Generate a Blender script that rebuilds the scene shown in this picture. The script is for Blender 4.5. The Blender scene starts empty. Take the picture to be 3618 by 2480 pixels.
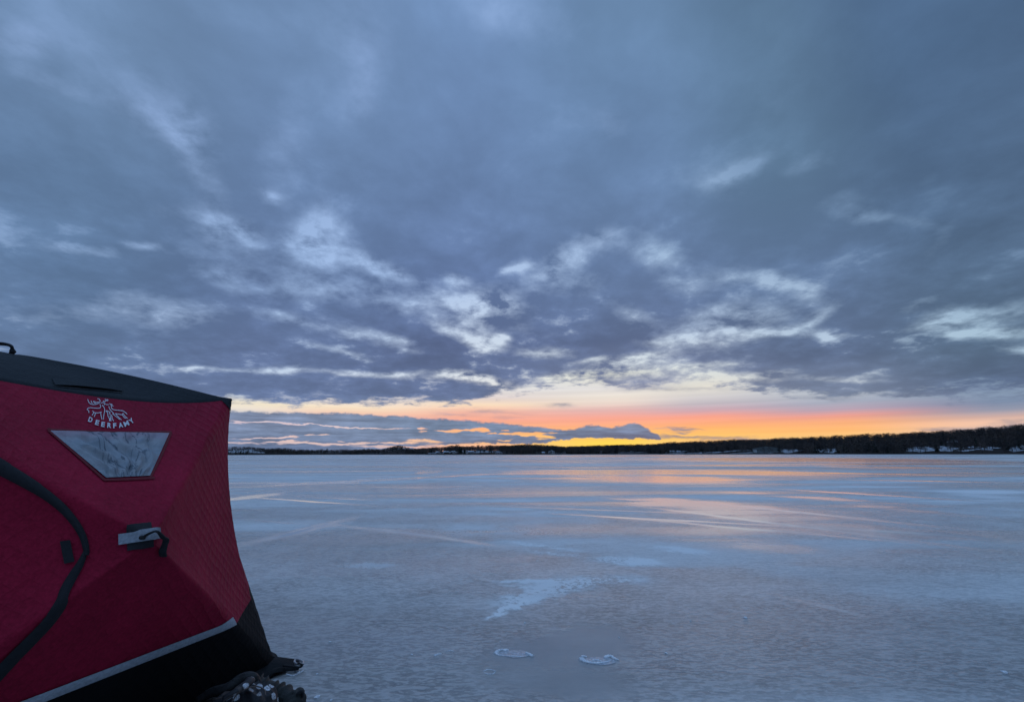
import bpy, bmesh, math, random
import numpy as np
from mathutils import Vector, Matrix
from mathutils.bvhtree import BVHTree

random.seed(7); rng = np.random.default_rng(7)
scene = bpy.context.scene
COL = scene.collection

# ------------------------------------------------------------------ survey of the place
F = 1513.0; PITCH = math.atan(363/1513); EYE = 1.3; ROLL = math.radians(0.15)
O = np.array([0, 0, EYE])
cr, sr, cp, sp = math.cos(ROLL), math.sin(ROLL), math.cos(PITCH), math.sin(PITCH)
def ray(u, v):
    x = (u-1809)/F; y = -(v-1240)/F
    xr = x*cr + y*sr; yr = -x*sr + y*cr
    d = np.array([xr, cp - yr*sp, sp + yr*cp]); return d/np.linalg.norm(d)
def gnd(u, v, z=0.0):
    d = ray(u, v); return O + d*((z-EYE)/d[2])
def onplane(u, v, P, N):
    d = ray(u, v); return O + d*(np.dot(P-O, N)/np.dot(d, N))
def azel(u, v):
    d = ray(u, v); return math.atan2(d[0], d[1]), math.asin(d[2])
def proj(P):
    d = np.array(P, float)-O
    yr = -d[1]*sp+d[2]*cp; zc = d[1]*cp+d[2]*sp; x = d[0]/zc; y = yr/zc
    return (1809+F*(x*cr-y*sr), 1240-F*(x*sr+y*cr))

def lin(c):
    return tuple(((x/255)/12.92 if x/255 <= .04045 else ((x/255+.055)/1.055)**2.4) for x in c)

# ------------------------------------------------------------------ object helpers
def tag(o, label=None, cat=None, group=None, kind=None):
    if label: o['label'] = label
    if cat: o['category'] = cat
    if group: o['group'] = group
    if kind: o['kind'] = kind
    return o
def empty(name, loc=(0, 0, 0), rz=0.0, parent=None):
    o = bpy.data.objects.new(name, None); COL.objects.link(o)
    o.empty_display_size = .1; o.location = loc; o.rotation_euler = (0, 0, rz)
    if parent: o.parent = parent
    return o
def mesh_obj(name, verts, faces, mat=None, parent=None, smooth=False, uv=None, kind=None):
    me = bpy.data.meshes.new(name)
    me.from_pydata([tuple(map(float, v)) for v in verts], [], [tuple(map(int, f)) for f in faces])
    if smooth: me.polygons.foreach_set('use_smooth', [True]*len(me.polygons))
    if uv is not None:
        l = me.uv_layers.new(name='UVMap'); idx = np.zeros(len(me.loops), int); me.loops.foreach_get('vertex_index', idx)
        l.data.foreach_set('uv', np.asarray(uv, float)[idx].ravel())
    me.update()
    o = bpy.data.objects.new(name, me); COL.objects.link(o)
    if mat: me.materials.append(mat)
    if parent:
        o.parent = parent
        # vertices are authored in world space; bring them to the parent's space
        if parent.get('_world', 1):
            M = Matrix.Translation(root_loc(parent)); me.transform(M.inverted())
    if kind: o['kind'] = kind
    return o
def root_loc(p):
    v = Vector((0, 0, 0))
    while p: v = v + Vector(p.location); p = p.parent
    return v
class MB:
    def __init__(s): s.v = []; s.f = []
    def add(s, v, f):
        k = len(s.v); s.v += [tuple(a) for a in v]; s.f += [tuple(i+k for i in q) for q in f]; return s
    def box(s, x0, x1, y0, y1, z0, z1):
        return s.add([(x0,y0,z0),(x1,y0,z0),(x1,y1,z0),(x0,y1,z0),(x0,y0,z1),(x1,y0,z1),(x1,y1,z1),(x0,y1,z1)],
            [(0,3,2,1),(4,5,6,7),(0,1,5,4),(1,2,6,5),(2,3,7,6),(3,0,4,7)])
    def tube(s, pts, rad, n=8, flat=1.0, cap=True):
        pts = [np.array(p, float) for p in pts]; ring = []; up = np.array([0.13, .21, .97])
        base = len(s.v)
        for i, p in enumerate(pts):
            t = pts[min(i+1, len(pts)-1)]-pts[max(i-1, 0)]; t = t/(np.linalg.norm(t)+1e-9)
            a = np.cross(t, up); a /= np.linalg.norm(a)+1e-9; b = np.cross(t, a)
            r = rad[i] if hasattr(rad, '__len__') else rad
            for k in range(n):
                th = 2*math.pi*k/n; s.v.append(tuple(p + a*r*math.cos(th) + b*r*flat*math.sin(th)))
        for i in range(len(pts)-1):
            for k in range(n):
                q = base+i*n; s.f.append((q+k, q+(k+1) % n, q+n+(k+1) % n, q+n+k))
        if cap:
            s.f.append(tuple(base+k for k in range(n))[::-1]); s.f.append(tuple(base+(len(pts)-1)*n+k for k in range(n)))
        return s
    def build(s, name, mat, parent=None, smooth=False): return mesh_obj(name, s.v, s.f, mat, parent, smooth)
def smooth_line(pts, n):
    """Catmull-Rom through pts, n samples per span"""
    P = [np.array(p, float) for p in pts]; P = [2*P[0]-P[1]] + P + [2*P[-1]-P[-2]]; out = []
    for i in range(1, len(P)-2):
        for k in range(n):
            t = k/n; a, b, c, d = P[i-1], P[i], P[i+1], P[i+2]
            out.append(.5*((2*b)+(-a+c)*t+(2*a-5*b+4*c-d)*t*t+(-a+3*b-3*c+d)*t**3))
    out.append(P[-2]); return out

# ------------------------------------------------------------------ node helpers
class NT:
    def __init__(s, tree): s.t = tree; s.n = tree.nodes; s.l = tree.links
    def node(s, typ, **kw):
        nd = s.n.new(typ)
        for k, v in kw.items(): setattr(nd, k, v)
        return nd
    def put(s, sock, val):
        if hasattr(val, 'is_output') or isinstance(val, bpy.types.NodeSocket): s.l.new(val, sock)
        elif val is not None: sock.default_value = val
    def math(s, op, a, b=None, c=None, clamp=False):
        nd = s.node('ShaderNodeMath', operation=op, use_clamp=clamp)
        s.put(nd.inputs[0], a); s.put(nd.inputs[1], b); s.put(nd.inputs[2], c); return nd.outputs[0]
    def vmath(s, op, a, b=None, out=0):
        nd = s.node('ShaderNodeVectorMath', operation=op); s.put(nd.inputs[0], a); s.put(nd.inputs[1], b); return nd.outputs[out]
    def comb(s, x, y, z=0.0):
        nd = s.node('ShaderNodeCombineXYZ'); s.put(nd.inputs[0], x); s.put(nd.inputs[1], y); s.put(nd.inputs[2], z); return nd.outputs[0]
    def sep(s, v): nd = s.node('ShaderNodeSeparateXYZ'); s.put(nd.inputs[0], v); return nd.outputs
    def noise(s, vec, scale, detail=4.0, rough=.5, dist=0.0):
        nd = s.node('ShaderNodeTexNoise'); s.put(nd.inputs['Vector'], vec)
        nd.inputs['Scale'].default_value = scale; nd.inputs['Detail'].default_value = detail
        nd.inputs['Roughness'].default_value = rough; nd.inputs['Distortion'].default_value = dist; return nd.outputs['Fac']
    def mapr(s, v, a, b, c=0.0, d=1.0, smooth=True):
        nd = s.node('ShaderNodeMapRange', interpolation_type='SMOOTHSTEP' if smooth else 'LINEAR')
        s.put(nd.inputs[0], v); nd.inputs[1].default_value = a; nd.inputs[2].default_value = b
        nd.inputs[3].default_value = c; nd.inputs[4].default_value = d; return nd.outputs[0]
    def mapping(s, v, loc=(0,0,0), rot=(0,0,0), sc=(1,1,1), typ='POINT'):
        nd = s.node('ShaderNodeMapping', vector_type=typ); s.put(nd.inputs[0], v)
        nd.inputs['Location'].default_value = loc; nd.inputs['Rotation'].default_value = rot; nd.inputs['Scale'].default_value = sc
        return nd.outputs[0]
    def mix(s, f, a, b, mode='MIX'):
        nd = s.node('ShaderNodeMix', data_type='RGBA', blend_type=mode); s.put(nd.inputs[0], f)
        for k, v in ((6, a), (7, b)):
            if isinstance(v, tuple): v = (*v[:3], 1.0)
            s.put(nd.inputs[k], v)
        return nd.outputs[2]
    def fmix(s, f, a, b):
        nd = s.node('ShaderNodeMix', data_type='FLOAT'); s.put(nd.inputs[0], f); s.put(nd.inputs[2], a); s.put(nd.inputs[3], b); return nd.outputs[0]
    def ramp(s, fac, stops, interp='LINEAR'):
        nd = s.node('ShaderNodeValToRGB'); cr_ = nd.color_ramp; cr_.interpolation = interp
        while len(cr_.elements) > 1: cr_.elements.remove(cr_.elements[-1])
        stops = sorted(stops, key=lambda q: q[0])
        cr_.elements[0].position = stops[0][0]; cr_.elements[0].color = (*stops[0][1], 1)
        for p_, c_ in stops[1:]:
            e = cr_.elements.new(p_); e.color = (*c_, 1)
        s.put(nd.inputs[0], fac); return nd.outputs[0]
    def blob(s, vec, x, y, rx, ry, rot=0.0):
        """1 at the centre of an ellipse, 0 well outside (gaussian)"""
        m = s.mapping(vec, (x, y, 0), (0, 0, rot), (rx, ry, 1), 'TEXTURE')
        d = s.vmath('DOT_PRODUCT', m, m, out=1)
        return s.math('POWER', 0.3679, d)
    def blobs(s, vec, items):
        acc = None
        for i_, (x, y, rx, ry, rot, amp) in enumerate(items):
            if i_ % 6 == 5:      # evaluate in order, so few values are alive at once
                vec = s.vmath('ADD', vec, s.comb(0, 0, s.math('MULTIPLY', acc, 1e-9)))
            b = s.blob(vec, x, y, rx, ry, rot)
            acc = s.math('MULTIPLY', b, amp) if acc is None else s.math('MULTIPLY_ADD', b, amp, acc)
        return acc
def new_mat(name):
    m = bpy.data.materials.new(name); m.use_nodes = True; t = m.node_tree
    for n in list(t.nodes): t.nodes.remove(n)
    s = NT(t); out = s.node('ShaderNodeOutputMaterial'); b = s.node('ShaderNodeBsdfPrincipled')
    s.l.new(b.outputs[0], out.inputs[0]); return m, s, b
def simple_mat(name, col, rough=.7, var=.25, scale=30, bump=.0, bscale=80, spec=.5, metal=0.0, sheen=0.0):
    m, s, b = new_mat(name); tc = s.node('ShaderNodeTexCoord').outputs['Object']
    n = s.noise(tc, scale, 5, .6)
    f = s.mapr(n, .3, .7, 1-var, 1+var)
    s.put(b.inputs['Base Color'], s.mix(1.0, col, s.comb(f, f, f), 'MULTIPLY'))
    b.inputs['Roughness'].default_value = rough; b.inputs['Specular IOR Level'].default_value = spec; b.inputs['Metallic'].default_value = metal
    b.inputs['Sheen Weight'].default_value = sheen
    if bump:
        bn = s.node('ShaderNodeBump'); bn.inputs['Strength'].default_value = bump; bn.inputs['Distance'].default_value = .01
        s.put(bn.inputs['Height'], s.noise(tc, bscale, 4, .6)); s.l.new(bn.outputs[0], b.inputs['Normal'])
    return m

# ------------------------------------------------------------------ render + camera
scene.render.engine = 'CYCLES'
scene.view_settings.view_transform = 'Standard'; scene.view_settings.look = 'None'
scene.view_settings.exposure = 0.0; scene.view_settings.gamma = 1.0; scene.view_settings.use_curve_mapping = False
cy = scene.cycles; cy.max_bounces = 4; cy.diffuse_bounces = 2; cy.glossy_bounces = 2; cy.use_adaptive_sampling = True; cy.adaptive_threshold = .02; cy.caustics_reflective = False
scene.render.resolution_x = 1024; scene.render.resolution_y = 701
cam = bpy.data.cameras.new('camera'); cam.sensor_width = 36; cam.lens = 36*F/3618; cam.clip_end = 30000; cam.clip_start = .05
co = bpy.data.objects.new('camera', cam); COL.objects.link(co)
co.matrix_world = Matrix.Translation((0, 0, EYE)) @ Matrix.Rotation(math.pi/2+PITCH, 4, 'X') @ Matrix.Rotation(-ROLL, 4, 'Z')
scene.camera = co

# ------------------------------------------------------------------ sky (world)
#SKY
world = bpy.data.worlds.new('World'); scene.world = world; world.use_nodes = True
wt = world.node_tree
for n in list(wt.nodes): wt.nodes.remove(n)
W = NT(wt)
wout = W.node('ShaderNodeOutputWorld'); bg = W.node('ShaderNodeBackground'); W.l.new(bg.outputs[0], wout.inputs[0])
dirv = W.node('ShaderNodeTexCoord').outputs['Generated']
dx, dy, dz = W.sep(dirv)
AZ = W.math('ARCTAN2', dx, dy); EL = W.math('ARCSINE', dz); ELP = W.math('MAXIMUM', EL, 0.0)
PLANE = W.vmath('DIVIDE', W.comb(dx, dy, 0), W.comb(*(W.math('ADD', W.math('MAXIMUM', dz, 0.0), .24),)*3))
FAC = W.math('SQRT', W.math('DIVIDE', ELP, math.radians(90)))
def efac(u, v): return math.sqrt(max(azel(u, v)[1], 0)/math.radians(90))
def table(cols):
    """cols: list of (u, [(v, rgb)...]); interpolated over azimuth"""
    acc = None; prev = None
    for u, st in cols:
        a = azel(u, 1500)[0] if isinstance(u, (int, float)) else u[0]
        uu = u if isinstance(u, (int, float)) else 1809
        r = W.ramp(FAC, [(efac(uu, v), lin(c)) for v, c in st], 'EASE' if False else 'LINEAR')
        if acc is None: acc = r
        else: acc = W.mix(W.mapr(AZ, prev, a, 0, 1, True), acc, r)
        prev = a
    return acc
GAP = table([
 (820,  [(1600,(128,142,178)),(1580,(170,168,192)),(1555,(222,196,196)),(1535,(205,190,205)),(1495,(222,196,204)),(1470,(190,196,212)),(1445,(232,222,212)),(1420,(248,236,210)),(1395,(200,210,222)),(1300,(190,208,232)),(1000,(160,188,228)),(400,(138,166,210)),(0,(128,158,200))]),
 (1250, [(1600,(140,146,180)),(1575,(215,190,190)),(1545,(240,200,180)),(1500,(215,198,205)),(1475,(238,190,180)),(1460,(248,205,180)),(1440,(250,228,200)),(1420,(240,226,214)),(1395,(215,215,220)),(1300,(200,216,236)),(1000,(165,192,232)),(400,(140,168,212)),(0,(132,160,204))]),
 (1700, [(1600,(225,180,180)),(1582,(248,188,165)),(1560,(253,196,138)),(1520,(252,182,128)),(1485,(250,172,148)),(1455,(244,184,165)),(1430,(250,222,192)),(1405,(225,212,210)),(1370,(225,225,225)),(1300,(215,225,235)),(1000,(175,198,232)),(400,(140,168,212)),(0,(136,166,210))]),
 (2150, [(1600,(250,200,140)),(1580,(255,218,90)),(1560,(255,214,90)),(1530,(255,190,110)),(1500,(250,172,135)),(1475,(244,166,150)),(1450,(226,180,178)),(1425,(232,214,204)),(1400,(232,224,214)),(1370,(222,220,220)),(1320,(230,232,218)),(1290,(218,228,234)),(1000,(170,195,228)),(400,(140,166,208)),(0,(128,158,200))]),
 (2500, [(1600,(250,200,150)),(1565,(252,200,140)),(1545,(255,202,112)),(1515,(253,184,112)),(1495,(250,172,128)),(1470,(248,164,145)),(1450,(205,168,180)),(1425,(190,185,195)),(1400,(206,204,206)),(1365,(225,222,212)),(1310,(215,222,222)),(1150,(185,205,230)),(800,(150,178,210)),(400,(132,160,200)),(0,(110,142,180))]),
 (2950, [(1600,(250,200,140)),(1550,(253,205,135)),(1520,(254,188,118)),(1490,(250,176,128)),(1468,(235,160,148)),(1448,(185,163,180)),(1420,(165,172,190)),(1390,(180,188,200)),(1340,(195,205,215)),(1200,(180,200,222)),(800,(140,168,202)),(400,(112,142,176)),(0,(96,126,160))]),
 (3600, [(1600,(205,190,190)),(1530,(215,190,185)),(1505,(235,195,175)),(1488,(245,200,175)),(1470,(215,180,170)),(1445,(150,155,175)),(1415,(122,140,168)),(1300,(155,178,200)),(1150,(168,194,215)),(900,(130,158,190)),(400,(92,120,152)),(0,(84,112,145))]),
 ((2.2,), [(1600,(110,124,150)),(1300,(96,118,148)),(0,(100,126,160))]),
])
CLD = table([
 ((-1.6,), [(1600,(112,128,160)),(1300,(92,116,150)),(0,(100,128,165))]),
 (0,    [(1600,(118,134,168)),(1350,(94,114,150)),(1200,(94,117,152)),(900,(91,117,152)),(500,(95,122,157)),(0,(104,131,166))]),
 (900,  [(1600,(104,126,168)),(1540,(122,140,172)),(1450,(132,146,176)),(1400,(100,118,156)),(1250,(96,114,152)),(1000,(96,118,157)),(600,(102,128,167)),(0,(108,136,174))]),
 (1600, [(1600,(130,142,176)),(1520,(118,138,168)),(1450,(124,142,172)),(1400,(98,114,150)),(1220,(92,108,146)),(1000,(98,120,162)),(600,(102,128,168)),(0,(112,142,184))]),
 (2300, [(1600,(165,150,165)),(1545,(88,112,146)),(1495,(120,142,172)),(1400,(140,148,172)),(1300,(112,128,162)),(1200,(92,110,146)),(900,(100,124,162)),(500,(102,130,168)),(0,(104,134,170))]),
 (2950, [(1600,(170,155,160)),(1520,(150,140,155)),(1400,(118,132,158)),(1250,(92,110,142)),(900,(92,116,150)),(500,(92,120,150)),(0,(90,118,148))]),
 (3600, [(1600,(140,150,170)),(1480,(128,138,160)),(1350,(88,106,136)),(1200,(86,108,134)),(700,(80,104,134)),(0,(76,102,134))]),
 ((2.0,), [(1600,(100,116,142)),(0,(84,108,138))]),
])
# --- turbulence
VP = PLANE
warpn = W.node('ShaderNodeTexNoise'); W.put(warpn.inputs['Vector'], VP); warpn.inputs['Scale'].default_value = 2.2; warpn.inputs['Detail'].default_value = 6
warpn2 = W.node('ShaderNodeTexNoise'); W.put(warpn2.inputs['Vector'], W.comb(W.math('MULTIPLY', AZ, 9.0), W.math('MULTIPLY', ELP, 34.0), 0)); warpn2.inputs['Scale'].default_value = 1.6; warpn2.inputs['Detail'].default_value = 6
AE = W.comb(AZ, EL, 0)
def warp(noise_node, ax, ay):
    off = W.vmath('MULTIPLY', W.vmath('SUBTRACT', noise_node.outputs['Color'], (.5, .5, .5)), (ax, ay, 0)); return W.vmath('ADD', AE, off)
AEH = W.vmath('ADD', AE, W.vmath('MULTIPLY', W.vmath('SUBTRACT', warpn.outputs['Color'], (.5, .5, .5)), W.comb(.28, W.mapr(EL, .1, .45, .05, .17), 0)))
warpn3 = W.node('ShaderNodeTexNoise'); W.put(warpn3.inputs['Vector'], W.comb(W.math('MULTIPLY', AZ, 40.0), W.math('MULTIPLY', ELP, 110.0), 5.0)); warpn3.inputs['Scale'].default_value = 1.0; warpn3.inputs['Detail'].default_value = 4
AEL = W.vmath('ADD', warp(warpn2, .09, .022), W.vmath('MULTIPLY', W.vmath('SUBTRACT', warpn3.outputs['Color'], (.5, .5, .5)), (.03, .010, 0)))
n_big = W.noise(VP, 1.5, 4, .55, .3)
n_med = W.noise(VP, 3.3, 7, .56, .25)
n_fine = W.noise(VP, 11.0, 5, .6, .15)
def pxb(items):
    out = []
    for (u, v, ru, rv, deg, amp) in items:
        a, e = azel(u, v); a1, e1 = azel(u+ru, v); a2, e2 = azel(u, v-rv)
        rx = math.hypot(a1-a, e1-e); ry = math.hypot(a2-a, e2-e)
        skew = math.atan2(e1-e, a1-a)
        out.append((a, e, rx, ry, skew+math.radians(deg), amp))
    return out
bright = pxb([
 (1150,835,115,80,30,.75),(1190,800,45,120,0,.45),(1120,860,60,40,0,.35),(965,672,60,28,-20,.9),(735,790,110,38,-22,.85),(880,830,90,36,-25,.8),(600,430,120,62,-30,.6),
 (660,520,60,90,0,.3),(510,838,46,18,0,.6),(310,848,110,20,0,.35),(1330,930,120,36,-12,.9),(1585,968,55,26,-20,.9),(1840,918,60,24,0,.95),
 (1750,1080,110,60,-30,.9),(1690,1140,60,60,0,.55),(1610,1060,120,34,-18,.7),(2015,900,110,36,40,.75),(2310,862,110,44,0,.7),(2130,820,60,30,0,.4),
 (2615,568,70,32,22,1.25),(2560,600,120,60,0,.3),(2860,560,80,30,25,.5),(3030,765,80,30,-10,.75),(2950,700,90,60,0,.35),(3170,820,120,22,-10,.3),
 (2740,1010,110,36,-30,.7),(2650,1160,150,20,2,.95),(2870,1168,70,16,-8,.85),(2560,1110,140,30,8,.55),(2430,1190,120,34,5,.75),(2780,1120,80,16,20,.6),
 (3420,1130,170,34,14,1.0),(3560,1180,110,22,5,1.1),(3500,1095,160,36,0,.6),(3590,1235,110,14,5,.9),(3300,1170,100,14,10,.4),
 (1330,1180,90,26,-20,.65),(1020,1115,120,30,-10,.45),(1180,1230,80,16,-15,.5),(640,1095,150,50,0,.3),(560,1120,160,60,0,.15),
 (620,1296,70,13,0,.8),(760,1300,60,10,0,.4),(970,1302,120,15,-2,.85),(1240,1312,90,11,-3,.6),(1400,1314,90,13,0,.75),(1690,1345,70,16,-12,1.2),(1600,1330,70,12,0,.8),(1790,1388,60,16,10,1.1),
 (1640,1190,90,26,-35,.7),(1720,1220,50,20,-20,.8),(1930,1240,80,14,6,.6),(2070,1260,60,12,10,.6),(2240,1270,150,20,6,1.1),(2100,1330,200,26,5,1.1),(2480,1290,140,16,5,.7),(2600,1330,180,20,0,1.0),(2800,1310,90,12,4,.5),(3020,1330,120,12,0,.35),
 (1780,30,170,80,0,.75),(1230,150,130,150,0,.4),(80,175,110,55,0,.45),(200,330,170,40,-25,.25),(2000,60,100,70,0,.2),(2120,430,80,70,0,.2),(2640,330,80,60,0,.2),(2680,400,120,40,30,.2),
 (480,350,260,110,-35,.16),(700,640,70,130,0,.3),(1000,470,90,210,0,.25),(1130,1000,170,50,-10,.4),(1450,1050,210,44,-10,.4),(1960,1000,140,60,0,.35),(2500,960,170,60,0,.3),(780,930,160,60,-25,.35),(300,1120,200,40,0,.2),(3300,600,60,40,20,.2),(2230,1110,120,40,0,.25),(900,100,300,60,0,.15),(1240,320,60,120,0,.3),(3250,1060,80,24,30,.3),(3290,880,40,50,0,.3)])
dark = pxb([
 (1560,650,420,300,0,.5),(1450,1195,260,60,-8,.8),(1280,1255,300,40,0,.6),(2120,1180,280,70,0,.6),(1700,1290,380,30,0,.35),(1180,1380,420,36,0,.5),(2700,1230,360,40,0,.8),(3080,1220,240,50,0,.5),
 (3520,900,220,220,0,.4),(3500,1300,260,60,0,.6),(520,960,260,80,-15,.35),(950,950,240,60,-15,.3),(700,1230,300,50,0,.35),(3000,620,220,60,10,.3),(2280,730,240,80,0,.25),(1900,480,300,150,0,.2)])
tex = W.math('ADD', W.math('MULTIPLY', n_med, 1.1), W.math('MULTIPLY', n_fine, .7))       # ~ .9 mean
texm = W.mapr(W.math('ADD', tex, W.math('MULTIPLY', W.math('SUBTRACT', n_fine, .5), .5)), .60, 1.22, .0, 1.5, False)
extra = W.math('ADD', W.math('MULTIPLY', W.mapr(n_big, .52, .78, 0, 1), W.mapr(tex, .8, 1.2, .05, .4)), W.math('MULTIPLY', W.mapr(tex, .98, 1.2, 0, 1), W.mapr(EL, .12, .65, .40, .08)))
# lower edge of the cloud deck
edge = W.node('ShaderNodeFloatCurve'); cv = edge.mapping.curves[0]
a0, a1 = -1.2, 1.2
epts = [(0,1400),(500,1400),(820,1420),(1250,1426),(1450,1420),(1640,1424),(1760,1400),(1900,1372),(2050,1352),(2250,1372),(2400,1350),(2600,1366),(2800,1392),(3000,1400),(3300,1402),(3618,1390)]
P_ = []
for u, v in epts:
    a, e = azel(u, v); P_.append(((a-a0)/(a1-a0), e/.5))
cv.points[0].location = (0, P_[0][1]); cv.points[1].location = (1, P_[-1][1])
for x_, y_ in P_: cv.points.new(x_, y_)
edge.mapping.update()
W.put(edge.inputs['Value'], W.mapr(AZ, a0, a1, 0, 1, False))
ecur = W.math('MULTIPLY', edge.outputs[0], .5)
# ragged
efine = W.noise(W.comb(W.math('MULTIPLY', AZ, 9.0), W.math('MULTIPLY', ELP, 30.0), 0), 2.0, 8, .62, .2)
rag = W.math('MULTIPLY', W.math('SUBTRACT', efine, .5), .075)
deck = W.mapr(W.math('ADD', W.math('SUBTRACT', EL, ecur), rag), -.006, .012, 0, 1)
# low banks near the horizon
def curve(pts, emax):
    c_ = W.node('ShaderNodeFloatCurve'); k_ = c_.mapping.curves[0]; q = [((azel(u, v)[0]-a0)/(a1-a0), max(azel(u, v)[1], -.02)/emax+.1) for u, v in pts]
    k_.points[0].location = (0, q[0][1]); k_.points[1].location = (1, q[-1][1])
    for x_, y_ in q: k_.points.new(x_, y_)
    c_.mapping.update(); W.put(c_.inputs['Value'], W.mapr(AZ, a0, a1, 0, 1, False))
    return W.math('MULTIPLY', W.math('SUBTRACT', c_.outputs[0], .1), emax)
btop = curve([(300,1440),(820,1453),(1000,1456),(1250,1460),(1350,1466),(1500,1476),(1650,1484),(1800,1497),(1920,1510),(1990,1517),(2030,1513),(2055,1506),(2080,1501),(2110,1502),(2135,1509),(2160,1509),(2185,1503),(2210,1502),(2228,1495),(2246,1493),(2264,1500),(2285,1511),(2312,1528),(2335,1545),(2350,1568),(2370,1620),(3618,1640)], .3)
bbot = curve([(300,1640),(1380,1640),(1450,1612),(1500,1590),(1560,1574),(1700,1566),(1780,1566),(1850,1568),(1930,1566),(1960,1555),(2050,1548),(2200,1549),(2345,1552),(2400,1552),(3618,1552)], .3)
rag2 = W.math('ADD', W.math('MULTIPLY', W.math('SUBTRACT', efine, .5), .010), W.math('MULTIPLY', W.math('SUBTRACT', W.noise(W.comb(W.math('MULTIPLY', AZ, 55.0), W.math('MULTIPLY', ELP, 80.0), 0), 1.0, 5, .6), .5), .013))
holes = pxb([(900,1490,110,4,-2,.9),(1100,1500,220,3,-3,.7),(1320,1510,120,3,-2,.5),(945,1551,85,4,0,1.4),(1000,1549,30,5,0,.8),(1095,1536,26,5,0,.9),(1142,1538,14,3,0,.9),(1205,1553,16,2.5,0,.9),
 (900,1567,200,5,0,.8),(1200,1566,240,5,1,.75),(1400,1576,160,5,0,.8),(1480,1556,60,7,0,.9),(1540,1566,40,5,0,.7),(1492,1521,20,5,4,.95),(1552,1518,20,3,0,.7),(1605,1518,34,8,0,1.4),(1700,1516,34,6,0,1.3),(1660,1517,16,3,0,.7),(1780,1517,16,4,0,.9),(1778,1536,20,4,0,.9),(1745,1529,14,3,0,.8),
 (1870,1530,60,7,3,1.2),(1840,1537,24,4,0,.9),(1930,1540,34,5,0,1.0),(1960,1523,20,5,0,.4),(1690,1572,90,7,0,1.0),(1780,1556,34,5,0,1.2),(1900,1550,26,4,0,.6)])
thin = pxb([(2410,1516,62,4,-1,1.0),(2418,1525,34,3,0,.9),(2400,1542,110,7,-4,.8),(2560,1545,160,6,-2,.7),(2700,1550,160,4,0,.5),(3300,1514,75,4.5,0,1.0),(3560,1492,75,9,0,1.0),
 (3470,1516,150,8,6,1.0),(3640,1505,120,10,4,1.0),(1975,1432,44,8,0,.8),(1600,1463,60,6,0,.5),(1720,1452,60,7,0,.5),(1790,1460,70,6,0,.4),(1780,1478,60,7,0,.35),(2280,1368,90,13,0,.9),(2200,1352,60,10,0,.5),(2450,1375,120,7,0,.4),(2960,1405,110,8,0,.6)])
strk = W.noise(W.comb(W.math('MULTIPLY', AZ, 5.0), W.math('MULTIPLY', ELP, 75.0), 3.0), 1.5, 6, .62, .6)
hsum = W.math('MULTIPLY', W.blobs(AEL, holes), W.math('MULTIPLY', W.mapr(efine, .35, .6, .6, 1.3, False), W.mapr(strk, .38, .58, .55, 1.35, False)))
bankm = W.math('MULTIPLY', W.mapr(W.math('ADD', W.math('SUBTRACT', btop, EL), rag2), -.0022, .0040, 0, 1), W.mapr(W.math('ADD', W.math('SUBTRACT', EL, bbot), rag2), -.0015, .0015, 0, 1))
hcut = W.math('SUBTRACT', 1.0, W.mapr(hsum, .22, .8, 0, 1))
bankm = W.math('MULTIPLY', bankm, hcut)
thinm = W.math('MULTIPLY', W.blobs(AEL, thin), W.mapr(efine, .3, .6, .5, 1.0))
thinm = W.math('MINIMUM', W.math('MULTIPLY', thinm, .85), .9)
# shading inside the clouds
shade = W.math('ADD', W.math('MULTIPLY', W.math('SUBTRACT', n_big, .5), .5), W.math('MULTIPLY', W.math('SUBTRACT', n_med, .5), W.mapr(EL, .3, .85, 1.2, .7)))
shade = W.math('ADD', shade, W.math('MULTIPLY', W.math('SUBTRACT', n_fine, .5), W.mapr(EL, .1, .7, .7, .2)))
shade = W.math('SMOOTH_MAX', shade, -.13, .22)
# bank lobes get lighter tops
lobes = W.math('MULTIPLY', W.mapr(efine, .3, .7, .74, 1.12, False), W.mapr(strk, .3, .7, .68, 1.26, False))
bankc = W.vmath('MULTIPLY', CLD, W.comb(lobes, lobes, lobes))
# faint horizontal layers in the glow
strat = W.noise(W.comb(W.math('MULTIPLY', AZ, 1.6), W.math('MULTIPLY', ELP, 120.0), 0), 1.0, 5, .6, .1)
sf = W.mapr(strat, .3, .7, .93, 1.05, False)
gapc = W.vmath('MULTIPLY', GAP, W.comb(sf, sf, sf))
skyc = W.mix(thinm, gapc, bankc)
skyc = W.mix(bankm, skyc, bankc)
nish = W.node('ShaderNodeTexSky', sky_type='NISHITA'); nish.sun_disc = False
SUN_AZ = azel(2330, 1560)[0]; SUN_EL = math.radians(1.0)
nish.sun_elevation = SUN_EL; nish.sun_rotation = SUN_AZ; nish.air_density = 1.0
def backdrop(c):
    sc_n = W.node('ShaderNodeVectorMath', operation='SCALE'); W.l.new(nish.outputs[0], sc_n.inputs[0]); sc_n.inputs[3].default_value = .003
    g_ = W.node('ShaderNodeBackground'); W.put(g_.inputs['Color'], W.vmath('ADD', c, sc_n.outputs[0])); return g_.outputs[0]
def mixsh(f, a, b_):
    m_ = W.node('ShaderNodeMixShader'); W.put(m_.inputs[0], f); W.l.new(a, m_.inputs[1]); W.l.new(b_, m_.inputs[2]); return m_.outputs[0]
def inside(items, a0_, a1_, e0_, e1_):
    out = []
    for it in items:
        R_ = 2.2*max(it[2], it[3])+.08
        if it[0]+R_ > a0_ and it[0]-R_ < a1_ and it[1]+R_ > e0_ and it[1]-R_ < e1_: out.append(it)
    return out
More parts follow.
